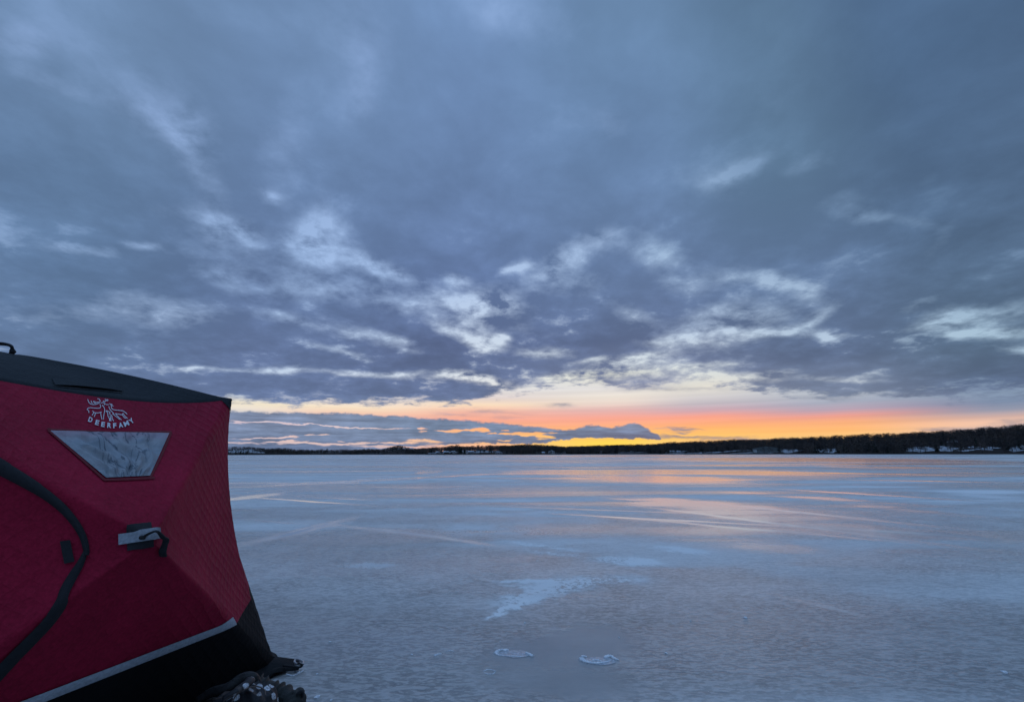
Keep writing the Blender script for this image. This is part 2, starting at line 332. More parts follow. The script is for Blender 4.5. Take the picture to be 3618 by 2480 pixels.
def high(a0_, a1_, e0_, e1_):
    """cloud deck for one sector of the sky, with the openings and heavy patches that reach into it"""
    Bs, Ds = inside(bright, a0_, a1_, e0_, e1_), inside(dark, a0_, a1_, e0_, e1_)
    g_ = W.math('ADD', W.math('MULTIPLY', W.blobs(AEH, Bs), texm), extra) if Bs else extra
    g_ = W.mapr(g_, .04, .88, 0, 1, False)
    sh = W.math('ADD', shade, SHADE0)
    if Ds: sh = W.math('SUBTRACT', sh, W.math('MULTIPLY', W.blobs(AEH, Ds), .125))
    return backdrop(W.mix(g_, W.vmath('MULTIPLY', CLD, W.comb(sh, sh, sh)), GAP))
SHADE0 = 1.05
s0 = W.math('MULTIPLY', W.math('ADD', shade, SHADE0), W.mapr(EL, .45, 1.1, .7, 2.8)); plain = backdrop(W.vmath('MULTIPLY', CLD, W.comb(s0, s0, s0)))  # unseen sky: gain added overhead to light the ice, dimmed low down
AZC = [-9, -.42, 0, .42, 9]; secs = []
for k in range(4):
    lo, hi = high(AZC[k], AZC[k+1], -1, .42), high(AZC[k], AZC[k+1], .42, 9)
    secs.append(mixsh(W.mapr(EL, .415, .425, 0, 1), lo, hi))
def split(x): return W.mapr(AZ, x-.005, x+.005, 0, 1)
hi_all = mixsh(split(0), mixsh(split(-.42), secs[0], secs[1]), mixsh(split(.42), secs[2], secs[3]))
front = mixsh(deck, backdrop(skyc), hi_all)
rear = W.mapr(W.math('ABSOLUTE', AZ), 1.0, 1.15, 0, 1)
steep = W.mapr(EL, 1.0, 1.1, 0, 1)
final = mixsh(W.math('MAXIMUM', rear, steep), front, plain)
world.cycles.sampling_method = 'MANUAL'; world.cycles.sample_map_resolution = 512
W.n.remove(bg); W.l.new(final, wout.inputs[0])
sun = bpy.data.lights.new('sun', 'SUN'); sun.energy = .04; sun.angle = math.radians(40); sun.color = (1, .62, .42)
so = bpy.data.objects.new('sun', sun); COL.objects.link(so)
sd = Vector((math.sin(SUN_AZ)*math.cos(math.radians(4)), math.cos(SUN_AZ)*math.cos(math.radians(4)), math.sin(math.radians(4))))
so.rotation_euler = sd.to_track_quat('Z', 'Y').to_euler()
#ENDSKY

# ------------------------------------------------------------------ frozen lake
def gb(items):
    """ellipses on the ice, from survey points: (u, v, half width, half height, turn, amp)"""
    out = []
    for (u, v, ru, rv, deg, amp) in items:
        c = gnd(u, v); e = gnd(u+ru*math.cos(math.radians(deg)), v-ru*math.sin(math.radians(deg)))
        ax = e-c; rx = float(np.linalg.norm(ax)); rot = math.atan2(ax[1], ax[0])
        t = (gnd(u, v+rv)-gnd(u, v-rv))/2; nrm = np.array([-math.sin(rot), math.cos(rot)]); ry = abs(float(np.dot(t[:2], nrm)))
        out.append((float(c[0]), float(c[1]), rx, max(ry, .02), rot, amp))
    return out
def ice_material(name, r0_, r1_):
    near_ = lambda L: [q for q in L if math.hypot(q[0], q[1])+2.2*max(q[2], q[3])+.6 > r0_ and math.hypot(q[0], q[1])-2.2*max(q[2], q[3])-.6 < r1_] or [(0, 9999, 1, 1, 0, 0)]
    m_ice, s, b = new_mat(name)
    pos = s.node('ShaderNodeNewGeometry').outputs['Position']
    wn = s.node('ShaderNodeTexNoise'); s.put(wn.inputs['Vector'], pos); wn.inputs['Scale'].default_value = .9; wn.inputs['Detail'].default_value = 5
    wpos = s.vmath('ADD', pos, s.vmath('MULTIPLY', s.vmath('SUBTRACT', wn.outputs['Color'], (.5,.5,.5)), (.9,.9,0)))
    wn2 = s.node('ShaderNodeTexNoise'); s.put(wn2.inputs['Vector'], pos); wn2.inputs['Scale'].default_value = 7; wn2.inputs['Detail'].default_value = 6
    wposn = s.vmath('ADD', pos, s.vmath('MULTIPLY', s.vmath('SUBTRACT', wn2.outputs['Color'], (.5,.5,.5)), (.3,.3,0)))
    wn3 = s.node('ShaderNodeTexNoise'); s.put(wn3.inputs['Vector'], pos); wn3.inputs['Scale'].default_value = .12; wn3.inputs['Detail'].default_value = 5
    wposf = s.vmath('ADD', pos, s.vmath('MULTIPLY', s.vmath('SUBTRACT', wn3.outputs['Color'], (.5,.5,.5)), (14,10,0)))
    streak_v = s.mapping(pos, rot=(0,0,math.radians(14)), sc=(.055,.3,1))
    n_st = s.noise(streak_v, 1.0, 7, .58, .4)
    n_st2 = s.noise(s.mapping(pos, rot=(0,0,math.radians(-6)), sc=(.012,.05,1)), 1.0, 6, .6, .3)
    n_mid = s.noise(pos, 1.6, 7, .6)
    n_fin = s.noise(s.mapping(pos, rot=(0,0,math.radians(25)), sc=(20,46,20)), 1.0, 3, .55)
    n_gr = s.noise(pos, 150, 2, .6)
    snow_far = near_(gb([(1800,1795,260,9,0,.55),(1850,1830,300,12,0,.4),(3300,1720,420,10,-3,1.0),(3500,1742,300,7,-2,.7),(2950,1715,180,5,0,.5),(2250,1642,500,8,0,.6),(1300,1680,500,8,0,.35),(900,1790,260,6,0,.3),(1900,1760,160,5,0,.3)]))
    snow_near = near_(gb([(1315,1996,62,7,0,1.2),(1250,1997,60,5,0,.4),(2235,1982,75,11,-4,1.2),(2160,1975,60,7,0,.6),(2080,2052,150,15,3,.95),(2010,2062,90,16,8,.5),(1860,2052,150,5,0,.55),(1880,2100,90,20,16,1.0),(1960,2090,90,14,14,.8),(1820,2140,50,10,25,.9),(1760,2165,34,9,25,.65),(1900,2072,130,3,-2,.6),
      (2400,1940,80,7,-4,.7),(2440,1950,50,4,-4,.5),(1900,1925,140,5,-8,.5),(1950,1955,110,5,-6,.45),(1930,1810,60,6,0,.3),(1700,1870,220,16,-4,.3),(1560,1690,1,1,0,0)]))
    gloss_far = near_(gb([(2130,1667,300,7,0,1.5),(2290,1690,280,13,-3,1.6),(2050,1672,200,4,0,.9),(2800,1622,420,5,0,2.2),(3150,1628,400,4,-1,1.0),(2640,1668,240,7,0,1.5),(2720,1672,180,5,0,1.3),(2600,1643,200,3,0,.9),(3100,1650,260,4,-1,.9),(2300,1609,360,2,0,1.2),(3400,1668,260,3,-1,.6),
      (2420,1775,300,14,-5,1.1),(2560,1805,330,22,-6,1.0),(2750,1840,330,14,-8,.8),(2450,1850,420,6,-5,.5),(2900,1760,420,7,-4,.7),(3200,1800,260,8,-6,.6),(3200,1880,420,16,-5,.4),(2700,1930,260,22,-5,.5),(3400,1960,300,20,-3,.35),(2500,1880,200,30,0,.3),(2300,1770,150,4,-4,.5),(3500,1900,160,12,-3,.3)]))
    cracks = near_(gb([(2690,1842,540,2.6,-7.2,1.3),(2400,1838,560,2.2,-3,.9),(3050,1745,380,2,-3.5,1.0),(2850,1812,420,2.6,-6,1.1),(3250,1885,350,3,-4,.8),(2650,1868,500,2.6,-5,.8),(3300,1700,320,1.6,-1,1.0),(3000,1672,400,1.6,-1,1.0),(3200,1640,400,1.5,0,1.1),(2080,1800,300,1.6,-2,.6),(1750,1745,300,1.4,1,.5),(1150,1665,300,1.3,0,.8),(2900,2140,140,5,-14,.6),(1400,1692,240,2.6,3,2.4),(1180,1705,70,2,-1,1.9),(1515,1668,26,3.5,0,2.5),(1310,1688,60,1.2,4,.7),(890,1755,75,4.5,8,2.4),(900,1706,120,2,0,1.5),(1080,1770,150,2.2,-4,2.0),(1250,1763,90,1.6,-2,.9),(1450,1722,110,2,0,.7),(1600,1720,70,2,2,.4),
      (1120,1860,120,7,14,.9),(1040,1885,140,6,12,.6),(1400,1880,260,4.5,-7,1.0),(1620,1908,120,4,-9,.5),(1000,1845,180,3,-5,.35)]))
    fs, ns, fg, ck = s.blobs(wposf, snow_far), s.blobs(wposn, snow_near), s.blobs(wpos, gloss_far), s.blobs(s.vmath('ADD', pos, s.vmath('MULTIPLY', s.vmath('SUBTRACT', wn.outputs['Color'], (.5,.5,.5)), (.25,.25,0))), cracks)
    smooth_zone = s.blobs(wposn, near_(gb([(1950,2290,200,60,0,1.0),(2120,2250,130,60,0,1.0),(2050,2420,260,70,0,.9),(1650,2400,260,60,0,.35),(1750,2330,120,40,0,.4),(1150,2400,140,60,0,.3)])))
    smooth_zone = s.mapr(smooth_zone, .25, .95, 0, 1)
    flake = s.math('MULTIPLY', s.mapr(n_mid, .3, .72, .55, 1.3, False), 1.0)
    snow = s.math('ADD', s.math('MULTIPLY', s.math('MULTIPLY', ns, 1.7), s.mapr(s.math('ADD', n_mid, s.math('MULTIPLY', s.noise(pos, 17, 6, .7), 1.1)), .93, 1.13, .04, 1.35, False)), s.math('MULTIPLY', fs, s.mapr(n_st, .35, .65, .5, 1.1)))
    snow = s.math('ADD', snow, s.math('MULTIPLY', s.mapr(n_st, .50, .60, 0, 1), .5))
    snow = s.math('ADD', snow, s.math('MULTIPLY', s.mapr(n_st2, .48, .57, 0, 1), .38))
    snow = s.math('MINIMUM', snow, 1.0)
    gl = s.math('MULTIPLY', fg, s.mapr(s.noise(s.mapping(pos, rot=(0,0,math.radians(14)), sc=(.16,1.5,1)), 1.0, 6, .62, .3), .36, .58, .3, 1.6))
    gl = s.math('ADD', gl, ck)
    gl = s.math('ADD', gl, s.math('MULTIPLY', s.mapr(n_st, .51, .42, 0, 1), .42))
    
    gl = s.math('MINIMUM', gl, 1.0); snow = s.math('MULTIPLY', snow, s.math('SUBTRACT', 1.0, s.math('MULTIPLY', gl, .85)))
    # frost flecks
    n_fl2 = s.noise(s.mapping(pos, rot=(0,0,math.radians(-18)), sc=(7,19,7)), 1.0, 6, .62)
    fleck = s.math('MINIMUM', s.math('ADD', s.mapr(n_fin, .48, .56, 0, .9), s.mapr(n_fl2, .52, .60, 0, .7)), 1.0)
    fleckz = s.math('MULTIPLY', fleck, s.math('SUBTRACT', 1.0, s.math('MULTIPLY', smooth_zone, .92)))
    tone = s.mapr(s.math('ADD', s.math('MULTIPLY', n_mid, .5), s.math('MULTIPLY', n_st, .5)), .42, .58, .76, 1.22, False)
    icec = s.vmath('MULTIPLY', (.48, .49, .485), s.comb(tone, tone, tone))
    icec = s.mix(s.math('MULTIPLY', fleckz, .62), icec, (.86, .86, .85))
    pit = s.math('MULTIPLY', s.mapr(n_fl2, .48, .40, 0, .30), s.math('SUBTRACT', 1.0, smooth_zone)); icec = s.mix(pit, icec, (.20, .22, .24))
    icec = s.mix(s.math('MULTIPLY', smooth_zone, .45), icec, (.52, .53, .54))
    fard = s.math('SUBTRACT', 1.0, s.math('MULTIPLY', s.mapr(n_st2, .50, .42, 0, 1), .32)); icec = s.vmath('MULTIPLY', icec, s.comb(fard, fard, fard))
    icec = s.mix(snow, icec, (.90, .90, .89))
    icec = s.mix(s.math('MULTIPLY', gl, .45), icec, (.30, .31, .33))
    icec = s.mix(s.math('MULTIPLY', s.math('MINIMUM', ck, 1.0), .55), icec, (.86, .83, .80))  # cream sky reflection along the cracks, painted into the base colour
    spk = s.math('GREATER_THAN', s.noise(pos, 36, 1, .5), .835)
    icec = s.mix(s.math('MULTIPLY', spk, .6), icec, (.85, .88, .92))
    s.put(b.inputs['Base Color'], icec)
    rgh = s.fmix(s.math('MINIMUM', ck, 1.0), s.fmix(gl, s.fmix(snow, .29, .8), .12), .07)
    s.put(b.inputs['Roughness'], rgh); s.put(b.inputs['IOR'], s.fmix(gl, 1.31, 1.75))
    s.put(b.inputs['Specular IOR Level'], s.fmix(gl, s.fmix(snow, .5, .15), 1.0))
    hgt = s.math('ADD', s.math('MULTIPLY', n_fin, s.fmix(smooth_zone, 1.0, .12)), s.math('ADD', s.math('MULTIPLY', ns, 1.2), s.math('MULTIPLY', n_gr, .25)))
    bn = s.node('ShaderNodeBump'); bn.inputs['Distance'].default_value = .012
    s.put(bn.inputs['Strength'], s.math('MULTIPLY', s.math('SUBTRACT', 1.0, s.math('MULTIPLY', gl, .95)), .42)); s.put(bn.inputs['Height'], hgt)
    s.l.new(bn.outputs[0], b.inputs['Normal'])
    return m_ice
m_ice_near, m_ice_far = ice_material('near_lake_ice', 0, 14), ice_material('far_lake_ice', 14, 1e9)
rings = [0.01, .6, 1.2, 2, 3, 4, 6, 9, 14, 22, 40, 80, 160, 320, 640, 1300, 3000, 7000]
NV = 96; V = [(0, 0, 0)]; Fc = []
for r in rings[1:]:
    V += [(r*math.cos(2*math.pi*k/NV), r*math.sin(2*math.pi*k/NV), 0) for k in range(NV)]
for k in range(NV): Fc.append((0, 1+k, 1+(k+1) % NV))
for i in range(len(rings)-2):
    for k in range(NV): q = 1+i*NV; Fc.append((q+k, q+NV+k, q+NV+(k+1) % NV, q+(k+1) % NV))
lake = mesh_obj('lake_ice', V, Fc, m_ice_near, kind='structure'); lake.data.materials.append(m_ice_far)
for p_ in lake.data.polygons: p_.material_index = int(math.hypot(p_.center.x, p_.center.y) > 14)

# ------------------------------------------------------------------ hills round the lake
sky_px = [(-400,1590),(300,1585),(600,1580),(820,1579),(880,1580),(960,1585),(1000,1583),(1040,1588),(1120,1590),(1250,1589),(1300,1586),(1345,1588),(1375,1580),(1405,1573),(1432,1578),(1450,1586),(1500,1584),(1560,1582),(1600,1577),(1640,1580),(1690,1578),(1720,1577),(1800,1576),(1850,1572),(1900,1574),(1950,1577),(2000,1580),(2060,1579),(2100,1577),(2150,1575),(2200,1573),(2300,1572),(2380,1565),(2500,1561),(2600,1556),(2700,1554),(2800,1549),(2900,1546),(3000,1542),(3100,1537),(3200,1533),(3300,1527),(3400,1521),(3500,1514),(3560,1511),(3618,1506),(4100,1490),(5200,1470)]
dist_px = [(-400,1200),(600,1450),(820,1350),(1100,1450),(1300,1300),(1460,1100),(1510,760),(1560,650),(1900,640),(2100,690),(2350,660),(2600,600),(2800,560),(3200,520),(3618,480),(4100,430),(5200,380)]
AZs = np.array([azel(u, 1603)[0] for u, v in sky_px]); DAZ = np.array([azel(u, 1603)[0] for u, d in dist_px]); DD = np.array([d for u, d in dist_px], float)
ELs = np.array([azel(u, v)[1] for u, v in sky_px])
def shore(a): return np.interp(a, DAZ, DD) + 6*np.sin(a*61)+4*np.sin(a*143+1)
def treeh(a): return np.interp(a, [-.6, -.25, -.2, .2, .9], [9.5, 9.5, 10.0, 11.0, 11.5])
HL = 230.0
def topz(a):
    D = shore(a); return np.maximum(1.5, EYE + (D+HL)*np.tan(np.interp(a, AZs, ELs)) - treeh(a)*.72)
def terr(a, r):
    D = shore(a); t = np.clip((r-D)/HL, 0, 1.0)
    z = topz(a)*np.where(t < 1, (t**1.05), 1) + np.where(r > D, .25, 0) + .5*np.sin(r*.05+a*40)*np.clip((r-D)/60, 0, 1)
    far = np.clip((r-D-HL)/500, 0, 1); return np.maximum(z*(1-far*.9), -.5) if np.ndim(z) else max(z*(1-far*.9), -.5)
m_hill, s, b = new_mat('hill_ground'); pos = s.node('ShaderNodeNewGeometry').outputs['Position']
nn = s.noise(pos, .035, 6, .6); n2 = s.noise(pos, .25, 5, .6)
sn = s.mapr(s.math('ADD', s.math('MULTIPLY', nn, .6), s.math('MULTIPLY', n2, .4)), .60, .68, 0, 1)
s.put(b.inputs['Base Color'], s.mix(s.math('MULTIPLY', sn, .5), s.mix(n2, (.022,.018,.018), (.05,.042,.038)), (.45,.5,.58))); b.inputs['Roughness'].default_value = 1; b.inputs['Specular IOR Level'].default_value = .1
az_g = np.linspace(azel(-400,1603)[0]-.15, 1.35, 520); fr = [-6, 0, .8, 6, 18, 36, 60, 90, 125, 165, 200, 230, 300, 450, 730]
V = []
for a in az_g:
    D = float(shore(a))
    for k in fr:
        r = D+k; z = -.6 if k < 0 else (.35 if k == .8 else (-.02 if k == 0 else float(terr(a, r)))); V.append((r*math.sin(a), r*math.cos(a), z))
nf = len(fr); Fc = [(i*nf+k, i*nf+k+1, (i+1)*nf+k+1, (i+1)*nf+k) for i in range(len(az_g)-1) for k in range(nf-1)]
mesh_obj('hills', V, [f[::-1] for f in Fc], m_hill, smooth=True, kind='structure')

def hill_point(u, v):
    """the point of the hillside seen at a survey bearing"""
    d = ray(u, v); a = math.atan2(d[0], d[1]); te = d[2]/math.hypot(d[0], d[1]); D = float(shore(a))
    for k in np.linspace(1, HL, 240):
        r = D+k
        if float(terr(a, r)) >= EYE + r*te: break
    return a, r, float(terr(a, r))
# --- snow openings
m_snow, s, b = new_mat('shore_snow'); pos = s.node('ShaderNodeNewGeometry').outputs['Position']
s.put(b.inputs['Base Color'], s.mix(s.mapr(s.noise(pos, .22, 6, .7), .40, .60, 0, .95), (.50,.54,.60), (.07,.06,.06))); b.inputs['Roughness'].default_value = .95
snow_px = [(865,1595,70,9),(2540,1600,210,3),(2700,1600,120,3.5),(2790,1594,40,6),(2920,1594,40,8),(3255,1590,50,10),(3335,1580,26,4),(3340,1590,34,6),(3375,1585,28,3),(3365,1559,22,4),(3420,1592,40,3),(3443,1580,22,3),(3480,1588,30,4),(3510,1583,30,3),(3585,1586,34,6),(3600,1593,30,3),(1640,1601,130,4),(1700,1585,30,3),(1950,1602,60,2),(2240,1601,50,2),(1150,1604,60,1.5),(1350,1603,90,2),(1690,1596,40,3),(1540,1601,30,3),(3610,1578,25,3),(2385,1599,40,3)]
snow_zones = []
for (u, v, ru, rv) in snow_px:
    a0_, r0, _ = hill_point(u, min(v+rv, 1600.5)); _, r1, _ = hill_point(u, v-rv); a_l = azel(u-ru, v)[0]; a_r = azel(u+ru, v)[0]
    r1 = max(r1, r0+6); ac, rc = (a_l+a_r)/2, (r0+r1)/2; da, dr = (a_r-a_l)/2, (r1-r0)/2
    snow_zones.append((ac, rc, da, dr)); V = [(rc*math.sin(ac), rc*math.cos(ac), float(terr(ac, rc))+.35)]; n = 40; ph = random.random()*9
    Fc = []
    for j, q in enumerate((.5, 1.0)):
        for k in range(n):
            t = 2*math.pi*k/n; w_ = q*(1+.16*math.sin(3*t+ph)+.12*math.sin(7*t+2*ph))
            a, r = ac+da*w_*math.cos(t), rc+dr*w_*math.sin(t); r = max(r, float(shore(a))+.6); V.append((r*math.sin(a), r*math.cos(a), float(terr(a, r))+.35))
    for k in range(n): Fc.append((0, 1+(k+1) % n, 1+k)); Fc.append((1+k, 1+(k+1) % n, 1+n+(k+1) % n, 1+n+k))
    mesh_obj('snow_field', V, Fc, m_snow, smooth=True, kind='structure')

# --- forest
m_bark = simple_mat('bare_wood', (.045,.038,.036), .95, .3, .4, spec=.15)
m_twig, s, b = new_mat('bare_twigs'); pos = s.node('ShaderNodeNewGeometry').outputs['Position']
s.put(b.inputs['Base Color'], s.ramp(s.noise(pos, .05, 5, .65), [(.35,(.04,.04,.046)),(.5,(.085,.072,.068)),(.62,(.13,.10,.085)),(.7,(.085,.085,.072))])); b.inputs['Roughness'].default_value = 1; b.inputs['Specular IOR Level'].default_value = .1
m_need = simple_mat('spruce_needles', (.018,.026,.022), .95, .35, .6, spec=.15)
def bare_tree_arrays(h, n, w=1.0, seed=0):
    g = np.random.default_rng(seed); tri = []
    for k in range(2):
        t = k*math.pi/2; c, s_ = math.cos(t)*.16, math.sin(t)*.16
        tri.append([(-c,-s_,0),(c,s_,0),(0,0,h*.92)])
    for k in range(n):
        z0 = h*g.uniform(.22,.9); th = g.uniform(0, 2*math.pi); up = g.uniform(.5,1.3); L = h*g.uniform(.16,.36)*(1.15-z0/h*.55)
        d = np.array([math.cos(th), math.sin(th), up]); d /= np.linalg.norm(d); st = np.array([math.cos(th), math.sin(th), 0])*g.uniform(0, h*.16)*w + np.array([0, 0, z0])
        sd_ = np.cross(d, g.normal(size=3)); sd_ /= np.linalg.norm(sd_); wd = g.uniform(.07,.16)*w
        tri.append([st-sd_*wd, st+sd_*wd, st+d*L])
    return np.array(tri)
def spruce_arrays(h, n, seed=0):
    g = np.random.default_rng(seed); tri = []
    for k in range(n):
        z0 = h*g.uniform(.1,.98)**.8; th = g.uniform(0, 2*math.pi); R = (h-z0)*.26+.25; R *= g.uniform(.7,1.15)
        d = np.array([math.cos(th), math.sin(th), 0]); sd_ = np.array([-math.sin(th), math.cos(th), 0])*R*.38; tip = d*R+np.array([0,0,z0-R*.35]); top = np.array([0,0,z0+R*.35])
        tri.append([top, tip-sd_, tip+sd_])
    return np.array(tri)
protos = [bare_tree_arrays(1.0*10, 48, 1.0, i)/10 for i in range(14)]
sprot = [spruce_arrays(10, 46, 50+i)/10 for i in range(4)]
tw, nd_ = [], []
a_min, a_max = azel(500,1603)[0], azel(3618,1603)[0]+.12
cnt = 0
while cnt < 12000:
    a = rng.uniform(a_min, a_max); D = float(shore(a)); keep = (D/700)**.6 if D < 1000 else .75
    if rng.random() > keep: continue
    k = rng.uniform(1.0, HL+12) if rng.random() < .75 else rng.uniform(HL*.7, HL+25)
    r = D+k; ok = True
    for (ac, rc, da, dr) in snow_zones:
        if abs(a-ac) < da*.95 and k-(rc-D) < dr*.8: ok = False; break
    if not ok and rng.random() < .72: continue
    if -.19 < a < -.005 and k < 100 and rng.random() < .62: continue          # open village slope
    z = float(terr(a, r)); h_ = float(treeh(a))*rng.uniform(.72, 1.0)
    con = rng.random() < (.22 if a < -.2 else .09); 
    P = (sprot if con else protos)[rng.integers(4 if con else 14)]
    t = rng.uniform(0, 6.28); c_, s_ = math.cos(t), math.sin(t); wdt = rng.uniform(.9,1.25)*(1.0 if not con else .9)
    Q = P.copy(); x, y = Q[...,0]*c_-Q[...,1]*s_, Q[...,0]*s_+Q[...,1]*c_
    sc = h_*wdt*(1.25 if D > 1000 else 1.0)
    Q[...,0] = x*sc + r*math.sin(a); Q[...,1] = y*sc + r*math.cos(a); Q[...,2] = Q[...,2]*h_ + z
    (nd_ if con else tw).append(Q.reshape(-1, 3)); cnt += 1
def big_tris(name, arrs, mat):
    V = np.concatenate(arrs); me = bpy.data.meshes.new(name); n = len(V); me.vertices.add(n); me.vertices.foreach_set('co', V.ravel())
    me.loops.add(n); me.loops.foreach_set('vertex_index', np.arange(n)); me.polygons.add(n//3); me.polygons.foreach_set('loop_start', np.arange(0, n, 3)); 
    me.update(calc_edges=True); me.materials.append(mat); o = bpy.data.objects.new(name, me); COL.objects.link(o); return o
tag(big_tris('bare_woodland', tw, m_twig), 'dark leafless woodland covering the low hills along the far shore', 'woodland', kind='stuff')
tag(big_tris('conifer_woodland', nd_, m_need), 'dark conifers scattered through the leafless woodland on the hills', 'woodland', kind='stuff')

# --- single trees one can tell apart
def tree_meshes(kind, seed):
    if kind == 'spruce_tree':
        T = spruce_arrays(10, 170, seed); mb = MB().tube([(0,0,0),(0,0,9.6)], [.16,.03], 6)
    else:
        T = bare_tree_arrays(10, 150, 1.0, seed)[2:]; mb = MB().tube([(0,0,0),(.05,.1,4),(-.1,0,9)], [.22,.14,.03], 6)
        g = np.random.default_rng(seed)
        for k in range(7):
            z0 = g.uniform(2.5, 6.5); th = g.uniform(0, 6.28); mb.tube([(0,0,z0),(math.cos(th)*1.1, math.sin(th)*1.1, z0+1.3),(math.cos(th)*1.7, math.sin(th)*1.7, z0+2.9)], [.09,.06,.02], 5)
    me = bpy.data.meshes.new('crown'); V = T.reshape(-1, 3); me.from_pydata([tuple(v) for v in V], [], [(i, i+1, i+2) for i in range(0, len(V), 3)]); me.materials.append(m_need if kind == 'spruce_tree' else m_twig)
    mt = bpy.data.meshes.new('trunk'); mt.from_pydata([tuple(v) for v in mb.v], [], mb.f); mt.materials.append(m_bark); return me, mt
lib = {k: [tree_meshes(k, 90+i) for i in range(4)] for k in ('spruce_tree', 'bare_tree')}
def add_tree(kind, u, vb, hpx, label, group=None, wide=1.0):
    a, r, z = hill_point(u, vb); zc = r*math.cos(a)*cp; H = hpx*zc/F
    o = empty(kind, (r*math.sin(a), r*math.cos(a), z-.1), random.random()*6); o.scale = (H/10*wide, H/10*wide, H/10); tag(o, label, 'tree', group)
    cm, tm = random.choice(lib[kind])
    for nme, me in (('trunk', tm), ('crown', cm)):
        c = bpy.data.objects.new(nme, me); COL.objects.link(c); c.parent = o
for u, vb, hp, lb in [
 (3339,1562,38,'tallest dark spruce standing on the right hillside above the snow patches'),
 (3345,1580,20,'short dark spruce just below the tallest spruce on the right hillside'),
 (3398,1590,24,'dark spruce between the snow patches near the right shore'),
 (3563,1592,36,'dark spruce beside the rightmost snow slope on the shore'),
 (3312,1598,30,'dark spruce on the right shore right of the broad snow slope'),
 (3421,1538,22,'small spruce poking above the skyline on the right hill'),
 (2937,1597,22,'dark spruce on the snowy opening right of the grey boathouse'),
 (2963,1600,26,'dark spruce at the right end of the snowy opening beyond the boathouse'),
 (2882,1599,20,'dark spruce at the left end of the snowy opening beyond the boathouse'),
 (2915,1562,22,'small spruce poking above the skyline right of the boathouse'),
 (2350,1602,26,'dark spruce at the shore just left of the long low cottage'),
 (1525,1602,20,'dark spruce at the left end of the lakeside village'),
 (1623,1604,30,'tall dark spruce left of the narrow white tower'),
 (1630,1604,26,'dark spruce touching the left side of the narrow white tower'),
 (1641,1604,22,'dark spruce between the narrow white tower and the tall white house'),
 (1650,1590,17,'small spruce standing above the roof of the tall white house'),
 (832,1606,15,'leftmost small spruce on the snowy slope beside the tent edge'),
 (848,1606,15,'second small spruce from the tent edge on the snowy slope'),
 (858,1606,14,'third small spruce from the tent edge on the snowy slope'),
 (868,1606,15,'fourth small spruce from the tent edge on the snowy slope')]:
    add_tree('spruce_tree', u, vb, hp, lb)
for u, vb, hp, lb, wd in [
 (1594,1600,28,'bushy leafless tree above the left cottages of the village',1.4),(1616,1600,32,'tall round leafless tree left of the narrow white tower',1.3),
 (1672,1596,22,'thin leafless tree right of the tall white house',1.0),(1689,1594,24,'tall leafless tree on the skyline left of the flat white building',1.2),(1702,1588,18,'leafless tree directly behind the flat white building',1.1),
 (1728,1600,30,'broad leafless tree right of the flat white building',1.5),(1770,1602,28,'leafless tree behind the snow roofed cottage by the shore',1.3),
 (1795,1602,29,'leafless tree right of the snow roofed cottage by the shore',1.3),(1845,1602,33,'tallest leafless tree on the middle skyline',1.5),(1868,1602,31,'leafless tree just right of the tallest one on the middle skyline',1.3),
 (1905,1602,28,'leafless tree left of the white gabled lake house',1.2),(1972,1602,24,'leafless tree between the two white gabled lake houses',1.1),(2022,1602,26,'wide leafless tree right of the smaller white gabled lake house',1.6),
 (2048,1602,22,'low leafless tree in the dip of the middle skyline',1.5),(2180,1602,28,'leafless tree left of the small pale cabin',1.4),
 (3292,1560,34,'tall thin leafless tree standing above the right skyline',.9),(3283,1560,30,'leafless tree left of the tall thin one on the right skyline',.9),(3308,1565,36,'leafless tree right of the tall thin one on the right skyline',1.0),
 (3022,1565,26,'thin leafless tree poking above the skyline of the middle right hill',.8),(1135,1602,18,'small leafless tree poking above the far left ridge',1.5),(1155,1602,18,'small leafless tree right of the other one on the far left ridge',1.3),(980,1602,21,'leafless tree on the left ridge near the snowy slope',1.4)]:
    add_tree('bare_tree', u, vb, hp, lb, wide=wd)

